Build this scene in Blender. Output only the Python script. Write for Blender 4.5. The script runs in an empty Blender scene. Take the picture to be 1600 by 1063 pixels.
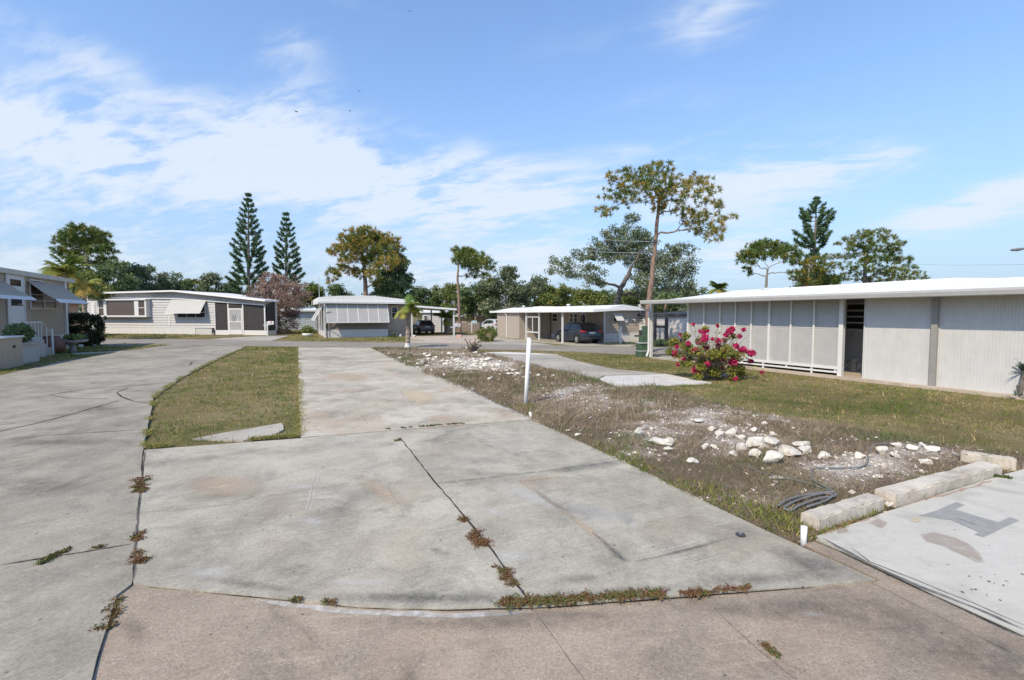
import bpy, bmesh, math, random
import numpy as np
from mathutils import Vector, Matrix
from mathutils.geometry import tessellate_polygon
R = math.radians
rnd = random.Random(7)
rng = np.random.default_rng(11)
scene = bpy.context.scene
col = scene.collection

# ---------------------------------------------------------------- camera
FPX, HOR, EYE = 755.0, 491.0, 1.9           # focal length and horizon row in photo pixels, eye height
PITCH = math.atan((531.5 - HOR) / FPX)
cam = bpy.data.cameras.new('camera'); cam_o = bpy.data.objects.new('camera', cam); col.objects.link(cam_o)
cam.sensor_width = 36; cam.lens = FPX / 1600 * 36
cam_o.location = (0, 0, EYE); cam_o.rotation_euler = (math.pi / 2 - PITCH, 0, 0)
cam.clip_start = 0.05; cam.clip_end = 3000
scene.camera = cam_o

# ---------------------------------------------------------------- light and sky
SUN_EL, SUN_AZ = 45.0, 55.0                 # light travels towards azimuth 55 degrees left of +X
ld = Vector((math.cos(R(SUN_AZ)) * math.cos(R(SUN_EL)), math.sin(R(SUN_AZ)) * math.cos(R(SUN_EL)), -math.sin(R(SUN_EL))))
sun = bpy.data.lights.new('sun', 'SUN'); sun_o = bpy.data.objects.new('sun', sun); col.objects.link(sun_o)
sun.energy = 3.55; sun.angle = R(0.5); sun.color = (1.0, 0.87, 0.66)
sun_o.rotation_euler = ld.to_track_quat('-Z', 'Y').to_euler()
scene.view_settings.view_transform = 'Standard'; scene.view_settings.look = 'None'
scene.view_settings.exposure = 0.40; scene.view_settings.gamma = 1.0

world = bpy.data.worlds.new('World'); scene.world = world; world.use_nodes = True
wt = world.node_tree; wt.nodes.clear()
def wn(t, **kw):
    n = wt.nodes.new(t)
    for k, v in kw.items(): setattr(n, k, v)
    return n
def wmath(op, a, b=None, c=None, clamp=False):
    n = wn('ShaderNodeMath', operation=op); n.use_clamp = clamp
    for i, x in enumerate((a, b, c)):
        if x is None: continue
        if isinstance(x, (int, float)): n.inputs[i].default_value = x
        else: wt.links.new(x, n.inputs[i])
    return n.outputs[0]
w_out = wn('ShaderNodeOutputWorld'); w_bg = wn('ShaderNodeBackground'); w_sky = wn('ShaderNodeTexSky')
w_sky.sky_type = 'NISHITA'; w_sky.sun_disc = False
w_sky.sun_elevation = R(SUN_EL)
w_sky.sun_rotation = math.atan2(-ld.x, -ld.y)
w_sky.air_density = 1.0; w_sky.dust_density = 0.6; w_sky.ozone_density = 2.0
w_bg.inputs[1].default_value = 0.14
tc = wn('ShaderNodeTexCoord'); sep = wn('ShaderNodeSeparateXYZ'); wt.links.new(tc.outputs['Generated'], sep.inputs[0])
yy = wmath('MAXIMUM', sep.outputs[1], 0.08)
U = wmath('DIVIDE', sep.outputs[0], yy); V = wmath('DIVIDE', sep.outputs[2], yy)
# cirrus lies on a high flat layer: its noise is read in layer coordinates
zz = wmath('ADD', wmath('MAXIMUM', sep.outputs[2], 0.0), 0.16)
cx = wmath('DIVIDE', sep.outputs[0], zz); cy = wmath('DIVIDE', sep.outputs[1], zz)
def wnoise(ax, ay, rot, sx, sy, detail=8, rough=0.6, dist=0.0, off=0.0):
    cb = wn('ShaderNodeCombineXYZ'); wt.links.new(ax, cb.inputs[0]); wt.links.new(ay, cb.inputs[1]); cb.inputs[2].default_value = off
    r1 = wn('ShaderNodeVectorRotate', rotation_type='Z_AXIS'); r1.inputs['Angle'].default_value = R(rot); wt.links.new(cb.outputs[0], r1.inputs[0])
    mp = wn('ShaderNodeVectorMath', operation='MULTIPLY'); wt.links.new(r1.outputs[0], mp.inputs[0]); mp.inputs[1].default_value = (sx, sy, 1)
    nz = wn('ShaderNodeTexNoise'); nz.inputs['Scale'].default_value = 1; nz.inputs['Detail'].default_value = detail
    nz.inputs['Roughness'].default_value = rough; nz.inputs['Distortion'].default_value = dist
    wt.links.new(mp.outputs[0], nz.inputs['Vector']); return nz.outputs[0]
def blob(px, py, rx, ry, ang, amp):
    """soft ellipse of cloud in the direction seen at (px, py)"""
    u0, v0 = (px - 800) / FPX, (HOR - py) / FPX; rx /= FPX; ry /= FPX
    du = wmath('SUBTRACT', U, u0); dv = wmath('SUBTRACT', V, v0); c, s = math.cos(R(ang)), math.sin(R(ang))
    a = wmath('DIVIDE', wmath('ADD', wmath('MULTIPLY', du, c), wmath('MULTIPLY', dv, s)), rx)
    b = wmath('DIVIDE', wmath('SUBTRACT', wmath('MULTIPLY', dv, c), wmath('MULTIPLY', du, s)), ry)
    e = wmath('EXPONENT', wmath('MULTIPLY', wmath('ADD', wmath('MULTIPLY', a, a), wmath('MULTIPLY', b, b)), -1.0))
    return wmath('MULTIPLY', e, amp)
blobs = [(60, 215, 270, 70, -16, 1.1), (350, 235, 330, 70, -14, 1.0), (660, 290, 280, 70, -14, .95), (120, 340, 380, 100, 0, .85), (460, 170, 90, 40, 20, .7),
         (460, 85, 60, 35, 15, .85), (110, 80, 150, 40, -25, .6), (760, 310, 200, 80, 0, .6), (1010, 60, 200, 45, 12, .40), (1110, 45, 80, 50, 25, .5), (900, 290, 130, 40, 10, .4),
         (1110, 215, 60, 9, 22, .7), (1050, 165, 110, 25, 5, .55), (1200, 275, 200, 60, 10, 1.25), (1550, 312, 150, 26, 17, 1.9), (1340, 262, 90, 18, 8, .8), (1130, 400, 120, 45, 5, 1.1), (830, 420, 90, 30, 10, 1.2),
         (680, 440, 90, 26, 0, 1.2), (560, 430, 70, 26, 0, .9), (980, 235, 50, 14, 0, .4), (1500, 350, 250, 40, 5, .25), (530, 15, 120, 14, -15, .35), (250, 420, 500, 40, 0, .4)]
acc = None
for b in blobs:
    o = blob(*b); acc = o if acc is None else wmath('ADD', acc, o)
n1 = wnoise(cx, cy, 28, 1.1, 2.6, 9, .62, .6); n2 = wnoise(cx, cy, 20, 5.5, 11, 7, .6, .5, 3.0); n3 = wnoise(U, V, -12, 3.2, 10, 8, .6, .5, 7.0)
nn = wmath('ADD', wmath('ADD', wmath('MULTIPLY', n1, .8), wmath('MULTIPLY', n3, .9)), wmath('MULTIPLY', n2, .5))
mask = wmath('MULTIPLY', acc, wmath('MULTIPLY_ADD', nn, 3.4, -3.25, clamp=True))
mask = wmath('ADD', mask, wmath('MULTIPLY', acc, .2))
mr = wn('ShaderNodeMapRange', interpolation_type='SMOOTHSTEP'); wt.links.new(mask, mr.inputs[0]); mr.inputs[1].default_value = .06; mr.inputs[2].default_value = 1.3
hz = wmath('EXPONENT', wmath('MULTIPLY', wmath('MAXIMUM', sep.outputs[2], 0.0), -3.8))       # moist air low over the horizon
tint = wn('ShaderNodeMix', data_type='RGBA', blend_type='MULTIPLY'); tint.inputs[0].default_value = 1
SKYTINT = (1.08, 1.28, 1.5, 1)
wt.links.new(w_sky.outputs[0], tint.inputs[6])
tm = wn('ShaderNodeMix', data_type='RGBA'); wt.links.new(wmath('EXPONENT', wmath('MULTIPLY', wmath('MAXIMUM', sep.outputs[2], 0.0), -6.0)), tm.inputs[0]); tm.inputs[6].default_value = SKYTINT; tm.inputs[7].default_value = (.50, .50, .58, 1); wt.links.new(tm.outputs[2], tint.inputs[7])
m1 = wn('ShaderNodeMix', data_type='RGBA'); wt.links.new(wmath('MULTIPLY', hz, .9), m1.inputs[0]); wt.links.new(tint.outputs[2], m1.inputs[6]); m1.inputs[7].default_value = (2.75, 3.65, 4.7, 1)
m2 = wn('ShaderNodeMix', data_type='RGBA'); wt.links.new(wmath('MULTIPLY', mr.outputs[0], .88), m2.inputs[0]); wt.links.new(m1.outputs[2], m2.inputs[6]); m2.inputs[7].default_value = (4.3, 4.75, 5.4, 1)
wt.links.new(m2.outputs[2], w_bg.inputs[0]); wt.links.new(w_bg.outputs[0], w_out.inputs[0])

# ---------------------------------------------------------------- geometry of the view: pixels of the photograph to points in the place
def ray(px, py):
    x = (px - 800) / FPX; y = (531.5 - py) / FPX
    return Vector((x, math.cos(PITCH) + math.sin(PITCH) * y, -math.sin(PITCH) + math.cos(PITCH) * y))
def G(px, py, z=0.0):
    r = ray(px, py); t = (z - EYE) / r.z
    return Vector((r.x * t, r.y * t, z))
def W(px, py, Y):
    r = ray(px, py); t = Y / r.y
    return Vector((r.x * t, Y, EYE + r.z * t))
class Fac:
    """an upright plane: origin o, direction u along it, v into the building"""
    def __init__(s, a, b):
        s.o = Vector((a[0], a[1], 0)); s.u = (Vector((b[0], b[1], 0)) - s.o).normalized(); s.v = Vector((-s.u.y, s.u.x, 0)); s.L = (Vector((b[0], b[1], 0)) - s.o).length
        s.rot = math.atan2(s.u.y, s.u.x)
    def at(s, px, py, y=0.0):
        r = ray(px, py); q = s.o + s.v * y; t = q.dot(s.v) / r.dot(s.v)
        p = r * t; return (p - q).dot(s.u), EYE + p.z
    def s(s_, px, y=0.0, py=500): return s_.at(px, py, y)[0]
    def z(s_, px, py, y=0.0): return s_.at(px, py, y)[1]
    def world(s, x, y, z=0.0): return s.o + s.u * x + s.v * y + Vector((0, 0, z))

# ---------------------------------------------------------------- materials
MATS = {}
def new_mat(name):
    m = bpy.data.materials.new(name); m.use_nodes = True; t = m.node_tree; t.nodes.clear()
    out = t.nodes.new('ShaderNodeOutputMaterial'); b = t.nodes.new('ShaderNodeBsdfPrincipled'); t.links.new(b.outputs[0], out.inputs[0])
    MATS[name] = m; return m, t, b, out
def node(t, typ, ins=None, **kw):
    n = t.nodes.new(typ)
    for k, v in kw.items(): setattr(n, k, v)
    for k, v in (ins or {}).items():
        if isinstance(v, bpy.types.NodeSocket): t.links.new(v, n.inputs[k])
        else: n.inputs[k].default_value = v
    return n
def ramp(t, fac, stops):
    n = t.nodes.new('ShaderNodeValToRGB'); cr = n.color_ramp
    while len(cr.elements) < len(stops): cr.elements.new(0.5)
    for e, (p, c) in zip(cr.elements, stops): e.position = p; e.color = (c[0], c[1], c[2], 1)
    t.links.new(fac, n.inputs[0]); return n.outputs[0]
def coords(t, scale=(1, 1, 1), rot=0.0, obj=False):
    src = node(t, 'ShaderNodeTexCoord').outputs['Object'] if obj else node(t, 'ShaderNodeNewGeometry').outputs['Position']
    if rot:
        src = node(t, 'ShaderNodeVectorRotate', {0: src, 'Angle': R(rot)}, rotation_type='Z_AXIS').outputs[0]
    return node(t, 'ShaderNodeVectorMath', {0: src, 1: scale}, operation='MULTIPLY').outputs[0]
def noise(t, vec, scale, detail=5, rough=.55, dist=0.0):
    return node(t, 'ShaderNodeTexNoise', {'Vector': vec, 'Scale': scale, 'Detail': detail, 'Roughness': rough, 'Distortion': dist}).outputs[0]
def mth(t, op, a, b=0.0, c=0.0, clamp=False):
    n = node(t, 'ShaderNodeMath', {0: a, 1: b, 2: c}, operation=op); n.use_clamp = clamp; return n.outputs[0]
def mixc(t, f, a, b, mode='MIX'):
    n = node(t, 'ShaderNodeMix', data_type='RGBA', blend_type=mode)
    for i, v in ((0, f), (6, a), (7, b)):
        if isinstance(v, bpy.types.NodeSocket): t.links.new(v, n.inputs[i])
        else: n.inputs[i].default_value = v if i == 0 else (v[0], v[1], v[2], 1)
    return n.outputs[2]
def bump(t, b, h, strength=.3, dist=.01):
    n = node(t, 'ShaderNodeBump', {'Height': h, 'Strength': strength, 'Distance': dist}); t.links.new(n.outputs[0], b.inputs['Normal'])
def setp(b, **kw):
    for k, v in kw.items(): b.inputs[k.replace('_', ' ')].default_value = v

def plain(name, c, rough=.6, var=.12, scale=4.0, metal=0.0, dirt=0.0, spec=.4, bmp=0.0):
    """paint or metal with faint unevenness; dirt adds grime in large soft patches"""
    m, t, b, o = new_mat(name); p = coords(t)
    f = noise(t, p, scale, 6, .6)
    lo = [x * (1 - var) for x in c]; hi = [min(1, x * (1 + var)) for x in c]
    cc = ramp(t, f, [(.3, lo), (.7, hi)])
    if dirt:
        st = coords(t, (3, 3, .35)); g = noise(t, st, 2.2, 7, .65)
        g = node(t, 'ShaderNodeMapRange', {0: g, 1: .48, 2: .75, 3: 0.0, 4: dirt}).outputs[0]
        cc = mixc(t, g, cc, [x * .45 + .03 for x in c])
    t.links.new(cc, b.inputs['Base Color']); setp(b, Roughness=rough, Metallic=metal); b.inputs['Specular IOR Level'].default_value = spec
    if bmp: bump(t, b, noise(t, p, 40, 4), bmp, .01)
    return m

def concrete(name, dark, light, pink=None, rot=24.0, speck=.25, blotch=.5, agg=0.0, scale=1.0, rough=.85):
    m, t, b, o = new_mat(name); p = coords(t)
    big = noise(t, p, .45 * scale, 7, .62, .8); mid = noise(t, p, 2.1 * scale, 8, .66, .4)
    brush = noise(t, coords(t, (2.2, 30, 1), -rot), 1.0, 6, .6, .3)          # broomed across the slab
    fine = noise(t, p, 95, 3, .7); grain = noise(t, p, 46, 7, .85)
    blot = noise(t, p, 7.5 * scale, 7, .7, .6); fine2 = noise(t, p, 38, 4, .75)
    f = mth(t, 'ADD', mth(t, 'MULTIPLY', big, .95), mth(t, 'MULTIPLY', mid, .60)); f = mth(t, 'ADD', f, mth(t, 'MULTIPLY', mth(t, 'ADD', blot, fine2), .26))
    f = mth(t, 'ADD', f, mth(t, 'MULTIPLY', brush, .22)); f = mth(t, 'ADD', f, mth(t, 'MULTIPLY', fine, .22))
    cc = ramp(t, mth(t, 'MULTIPLY', f, .415), [(.37, dark), (.47, [(a * .55 + c * .45) for a, c in zip(dark, light)]), (.575, light)])
    if pink:
        pk = noise(t, p, .8 * scale, 6, .6, 1.2); pk = node(t, 'ShaderNodeMapRange', {0: pk, 1: .45, 2: .72, 3: 0.0, 4: blotch}).outputs[0]
        cc = mixc(t, pk, cc, pink)
    # dark mould that settled in wandering patches
    mo = noise(t, p, 1.3 * scale, 9, .72, 1.0); mo = node(t, 'ShaderNodeMapRange', {0: mo, 1: .52, 2: .72, 3: 0.0, 4: .5}).outputs[0]
    cc = mixc(t, mo, cc, [x * .5 for x in dark])
    for rr, sx_, lo in ((-rot, 26, .60), (-rot - 38, 34, .64), (-rot + 55, 30, .65)):      # pale scuffs dragged across
        sc_ = noise(t, coords(t, (.9, sx_, 1), rr), 1.0, 5, .62, .15); pm = noise(t, p, .9, 3, .5); sc_ = node(t, 'ShaderNodeMapRange', {0: sc_, 1: lo, 2: lo + .12, 3: 0.0, 4: .42}).outputs[0]
        cc = mixc(t, mth(t, 'MULTIPLY', sc_, node(t, 'ShaderNodeMapRange', {0: pm, 1: .45, 2: .6, 3: 0.0, 4: 1.0}).outputs[0]), cc, [min(.8, x * 1.35) for x in light])
    pit = node(t, 'ShaderNodeTexVoronoi', {'Vector': p, 'Scale': 7.0}); pk_ = node(t, 'ShaderNodeSeparateColor', {0: pit.outputs['Color']}).outputs[0]
    cc = mixc(t, mth(t, 'MULTIPLY', mth(t, 'LESS_THAN', pit.outputs['Distance'], .075), mth(t, 'MULTIPLY', mth(t, 'GREATER_THAN', pk_, .6), .7)), cc, [x * .35 for x in dark])
    sp = node(t, 'ShaderNodeMapRange', {0: grain, 1: .34, 2: .66, 3: 1 - speck, 4: 1 + speck}).outputs[0]
    cc = mixc(t, 1.0, cc, node(t, 'ShaderNodeCombineXYZ', {0: sp, 1: sp, 2: sp}).outputs[0], 'MULTIPLY')
    if agg:
        vo = node(t, 'ShaderNodeTexVoronoi', {'Vector': coords(t), 'Scale': 95.0, 'Randomness': 1.0})
        vr = node(t, 'ShaderNodeSeparateColor', {0: vo.outputs['Color']}).outputs[0]
        pat = noise(t, p, 9, 5, .7)
        pick = mth(t, 'MULTIPLY', mth(t, 'GREATER_THAN', vr, .62), mth(t, 'LESS_THAN', vo.outputs['Distance'], .42))
        pick = mth(t, 'MULTIPLY', pick, node(t, 'ShaderNodeMapRange', {0: pat, 1: .42, 2: .62, 3: 0.05, 4: agg}).outputs[0])
        cc = mixc(t, pick, cc, (.56, .49, .42))
        dk = mth(t, 'MULTIPLY', mth(t, 'LESS_THAN', vr, .2), mth(t, 'LESS_THAN', vo.outputs['Distance'], .4))
        cc = mixc(t, mth(t, 'MULTIPLY', dk, .5), cc, (.13, .11, .10))
    t.links.new(cc, b.inputs['Base Color']); setp(b, Roughness=rough); b.inputs['Specular IOR Level'].default_value = .25
    h = mth(t, 'ADD', mth(t, 'MULTIPLY', fine, .5), mth(t, 'ADD', mth(t, 'MULTIPLY', brush, .5), mth(t, 'MULTIPLY', mid, 1.0)))
    bump(t, b, h, .35, .006); return m

def ground_mat(name, stops, sc=1.0):
    m, t, b, o = new_mat(name); p = coords(t)
    f = mth(t, 'ADD', mth(t, 'MULTIPLY', noise(t, p, .35 * sc, 6, .6, .5), .5), mth(t, 'MULTIPLY', noise(t, p, 14 * sc, 8, .75), .5))
    t.links.new(ramp(t, f, stops), b.inputs['Base Color']); setp(b, Roughness=.95); b.inputs['Specular IOR Level'].default_value = .1
    bump(t, b, noise(t, p, 30, 6, .7), .8, .03); return m

def leaf_mat(name, stops, trans=.25, rough=.6):
    m, t, b, o = new_mat(name)
    a = node(t, 'ShaderNodeAttribute', attribute_name='v'); cc = ramp(t, a.outputs['Fac'], stops)
    t.links.new(cc, b.inputs['Base Color']); setp(b, Roughness=rough); b.inputs['Specular IOR Level'].default_value = .25
    if trans:
        tr = node(t, 'ShaderNodeBsdfTranslucent', {0: cc}); mx = node(t, 'ShaderNodeMixShader', {0: trans})
        t.links.new(b.outputs[0], mx.inputs[1]); t.links.new(tr.outputs[0], mx.inputs[2]); t.links.new(mx.outputs[0], o.inputs[0])
    return m
def bark_mat(name, c, c2):
    m, t, b, o = new_mat(name); p = coords(t, (1, 1, .35)); f = noise(t, p, 14, 6, .7)
    t.links.new(ramp(t, f, [(.35, c2), (.6, c)]), b.inputs['Base Color']); setp(b, Roughness=.9); bump(t, b, f, .8, .04); return m
def decal_mat(name, c, alpha=.8, soft=.5, nscale=25.0, namp=.5, rough=.9):
    """a stain with its own shape: fades across its width (v) and breaks up with noise"""
    m, t, b, o = new_mat(name)
    uv = node(t, 'ShaderNodeUVMap'); s = node(t, 'ShaderNodeSeparateXYZ', {0: uv.outputs[0]})
    e = node(t, 'ShaderNodeMapRange', {0: s.outputs[1], 1: 0.0, 2: soft, 3: 0.0, 4: 1.0}, interpolation_type='SMOOTHSTEP').outputs[0]
    nz = noise(t, coords(t), nscale, 6, .7)
    k = node(t, 'ShaderNodeMapRange', {0: nz, 1: .5 - .25 * namp, 2: .5 + .2 * namp, 3: 1 - namp, 4: 1.0}).outputs[0]
    a = mth(t, 'MULTIPLY', mth(t, 'MULTIPLY', e, k), alpha)
    setp(b, Roughness=rough); b.inputs['Base Color'].default_value = (*c, 1); b.inputs['Specular IOR Level'].default_value = .1
    tr = node(t, 'ShaderNodeBsdfTransparent'); mx = node(t, 'ShaderNodeMixShader', {0: a})
    t.links.new(tr.outputs[0], mx.inputs[1]); t.links.new(b.outputs[0], mx.inputs[2]); t.links.new(mx.outputs[0], o.inputs[0]); return m
def glass_mat(name, c, rough=.06):
    m, t, b, o = new_mat(name); setp(b, Roughness=rough); b.inputs['Base Color'].default_value = (*c, 1); b.inputs['Specular IOR Level'].default_value = .6; return m

M_pad = concrete('pad_concrete', (0.162, 0.149, 0.118), (0.446, 0.412, 0.336), (0.333, 0.259, 0.188), 24, .24, .40)
M_drive = concrete('drive_concrete', (0.131, 0.118, 0.095), (0.359, 0.327, 0.264), (0.282, 0.234, 0.180), 60, .24, .25)
M_strip = concrete('strip_concrete', (0.191, 0.168, 0.131), (0.514, 0.467, 0.381), (0.414, 0.296, 0.197), 24, .24, .55)
M_apron = concrete('apron_concrete', (0.170, 0.142, 0.109), (0.369, 0.303, 0.231), (0.342, 0.246, 0.172), 10, .24, .55, agg=.5)
M_slab = concrete('painted_slab', (0.404, 0.384, 0.335), (0.516, 0.493, 0.432), None, 10, .05, 0)
M_grey = concrete('grey_concrete', (0.232, 0.210, 0.176), (0.417, 0.385, 0.327), None, 24, .06, 0)
M_white_conc = concrete('white_concrete', (.46, .435, .395), (.62, .59, .54), None, 24, .05, 0)
M_sandy = concrete('sandy_drive', (0.342, 0.282, 0.215), (0.468, 0.396, 0.318), None, 24, .06, 0)
M_road = concrete('road_asphalt', (0.180, 0.161, 0.132), (0.295, 0.263, 0.217), (0.257, 0.230, 0.187), 0, .1, .3)
M_block = concrete('kerb_block', (0.287, 0.257, 0.214), (0.603, 0.549, 0.459), (0.454, 0.344, 0.259), 24, .06, .4, scale=3)
M_ground = ground_mat('turf_soil', [(.36, (.10, .085, .035)), (.5, (.17, .14, .065)), (.64, (.28, .22, .13))])
M_joint = plain('joint_dirt', (.035, .03, .025), .95)
M_white = plain('white_paint', (.62, .62, .60), .5, .05, dirt=.10)
M_gut = plain('gutter_paint', (.46, .455, .44), .5, .05, dirt=.15)
M_roof = plain('white_roof', (.74, .735, .72), .55, .04, dirt=.12)
M_trim = plain('trim_white', (.62, .615, .595), .45, .03)
M_greytrim = plain('grey_trim', (.50, .51, .52), .45, .05, dirt=.1)
M_shutter = plain('grey_shutter', (.40, .39, .375), .5, .06, dirt=.2)
M_ribwall = plain('ribbed_wall_paint', (.52, .512, .50), .5, .05, dirt=.18)
M_fascia = plain('warm_fascia', (.50, .47, .41), .5)
M_awn = plain('taupe_awning', (.38, .325, .25), .5, .06, dirt=.15)  # taupe for the upper slopes; the valances below are trim white
M_porch = plain('porch_block', (.44, .41, .365), .8, .1, dirt=.2, bmp=.3)
M_gable = plain('gable_grey', (.36, .355, .345), .6, .05)
M_flap = plain('flap_awning', (.47, .465, .45), .5, .04, dirt=.1)
M_beige = plain('beige_siding', (.37, .305, .225), .6, .06, dirt=.15)
M_taupe = plain('taupe_siding', (.38, .325, .27), .6, .06, dirt=.12)
M_greywall = plain('grey_wall', (.30, .28, .265), .7, .08)
M_whitewall = plain('white_siding', (.50, .49, .48), .55, .04, dirt=.08)
M_skirt = plain('white_skirt', (.58, .57, .55), .7, .06, dirt=.15, bmp=.2)
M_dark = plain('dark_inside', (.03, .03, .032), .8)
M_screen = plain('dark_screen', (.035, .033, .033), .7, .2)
M_darkmetal = plain('dark_metal', (.05, .05, .055), .4)
M_brown = plain('brown_wood', (.20, .13, .09), .8, .2)
M_fence = plain('weathered_fence', (.27, .22, .18), .9, .25, 9)
M_glass = glass_mat('window_glass', (.025, .028, .03))
M_glassbrown = glass_mat('curtained_glass', (.09, .065, .055), .15)
M_car = plain('dark_car_paint', (.018, .024, .038), .22, .05, spec=.7)
M_car2 = plain('silver_car_paint', (.45, .47, .49), .3, .05, spec=.6)
M_car3 = plain('grey_car_paint', (.10, .10, .105), .3, .05, spec=.6)
M_tyre = plain('tyre_rubber', (.02, .02, .02), .8)
M_rim = plain('wheel_rim', (.30, .30, .31), .35, metal=.6)
M_red = plain('tail_light_red', (.45, .015, .02), .25)
M_teal = plain('teal_mailbox_paint', (.42, .60, .58), .5)
M_green = plain('green_cabinet_paint', (.055, .10, .06), .55, .25, 7, dirt=.3)
M_bark = bark_mat('grey_bark', (.27, .23, .19), (.10, .085, .07))
M_pinebark = bark_mat('pine_bark', (.29, .19, .14), (.12, .08, .06))
M_palmbark = bark_mat('palm_bark', (.36, .29, .23), (.17, .13, .10))
M_pine = leaf_mat('pine_needles', [(0, (0.459, 0.284, 0.068)), (.3, (0.324, 0.270, 0.061)), (.6, (0.155, 0.203, 0.041)), (1, (0.081, 0.128, 0.034))], .25)
M_pine2 = leaf_mat('green_pine_needles', [(0, (0.280, 0.252, 0.063)), (.35, (0.154, 0.203, 0.042)), (1, (0.070, 0.133, 0.035))], .25)
M_norfolk = leaf_mat('araucaria_needles', [(0, (0.149, 0.221, 0.095)), (1, (0.053, 0.116, 0.062))], .12)
M_oak = leaf_mat('oak_leaves', [(0, (0.288, 0.302, 0.197)), (.5, (0.151, 0.189, 0.099)), (1, (0.076, 0.113, 0.053))], .22)
M_olive = leaf_mat('olive_leaves', [(0, (0.312, 0.299, 0.091)), (.5, (0.169, 0.208, 0.058)), (1, (0.072, 0.111, 0.033))], .28)
M_deep = leaf_mat('deep_green_leaves', [(0, (0.202, 0.263, 0.101)), (1, (0.061, 0.110, 0.045))], .2)
M_dry = leaf_mat('dry_twigs', [(0, (0.414, 0.310, 0.241)), (.6, (0.265, 0.167, 0.132)), (1, (0.138, 0.086, 0.069))], .15)
M_frond = leaf_mat('palm_fronds', [(0, (0.528, 0.374, 0.099)), (.4, (0.297, 0.319, 0.066)), (1, (0.099, 0.187, 0.039))], .35)
M_grass = leaf_mat('grass_blades', [(0, (.46, .35, .17)), (.3, (.32, .27, .085)), (.6, (.21, .235, .04)), (1, (.10, .165, .026))], .3)
M_weed = leaf_mat('dry_weeds', [(0, (0.403, 0.330, 0.233)), (.4, (0.257, 0.184, 0.123)), (.7, (0.196, 0.177, 0.086)), (1, (0.110, 0.159, 0.044))], .2)
M_crackweed = leaf_mat('crack_weeds', [(0, (.21, .095, .05)), (.45, (.17, .115, .05)), (.75, (.13, .15, .045)), (1, (.07, .12, .03))], .2)
M_bougleaf = leaf_mat('bougainvillea_leaves', [(0, (.42, .34, .06)), (.5, (.22, .24, .05)), (1, (.10, .13, .03))], .3)
M_bract = leaf_mat('magenta_bracts', [(0, (.68, .05, .20)), (.6, (.56, .02, .13)), (1, (.36, .012, .07))], .3)
M_agave = leaf_mat('grey_green_leaves', [(0, (.10, .13, .10)), (1, (.045, .065, .05))], .15)
M_lime = plain('limestone', (.60, .555, .48), .9, .18, 7, bmp=.8)
M_gravel = leaf_mat('marl_chips', [(0, (.62, .58, .52)), (.6, (.48, .43, .38)), (1, (.28, .24, .21))], 0, .95)
M_pvc = plain('white_pvc', (.80, .80, .79), .35, .03)
M_cable = plain('grey_cable', (.17, .175, .18), .5)
M_bird = plain('black_feathers', (.02, .02, .02), .8)
M_terra = plain('brown_pot', (.16, .075, .055), .7)
M_pot = plain('white_pot', (.70, .70, .68), .6)
M_stone = plain('grey_stone', (.33, .31, .29), .9, .25, 10, bmp=.6)

D_crack = decal_mat('crack_dark', (.025, .022, .02), .95, .55, 18, .35)
D_joint = decal_mat('joint_line', (.10, .095, .09), .8, .8, 12, .5)
D_faint = decal_mat('faint_dark', (.09, .085, .08), .42, 1.0, 9, 1.0)
D_mould = decal_mat('black_mould', (.09, .083, .075), .40, 1.0, 11, 1.0)
D_white = decal_mat('white_scrape', (.62, .60, .56), .6, 1.0, 20, .7)
D_yellow = decal_mat('yellow_scrape', (.62, .52, .36), .75, .6, 22, .6)
D_tan = decal_mat('tan_stain', (.52, .41, .30), .8, 1.0, 9, .7)
D_rust = decal_mat('rust_stain', (.36, .17, .09), .55, 1.0, 7, .7)
D_crumb = decal_mat('crumbled_edge', (.60, .58, .54), .85, .5, 14, .9)
D_greypaint = decal_mat('grey_patch', (.33, .325, .31), .9, .02, 12, .25)
D_flake = decal_mat('flaked_paint', (.40, .335, .285), .95, .22, 7, 1.0)

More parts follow.
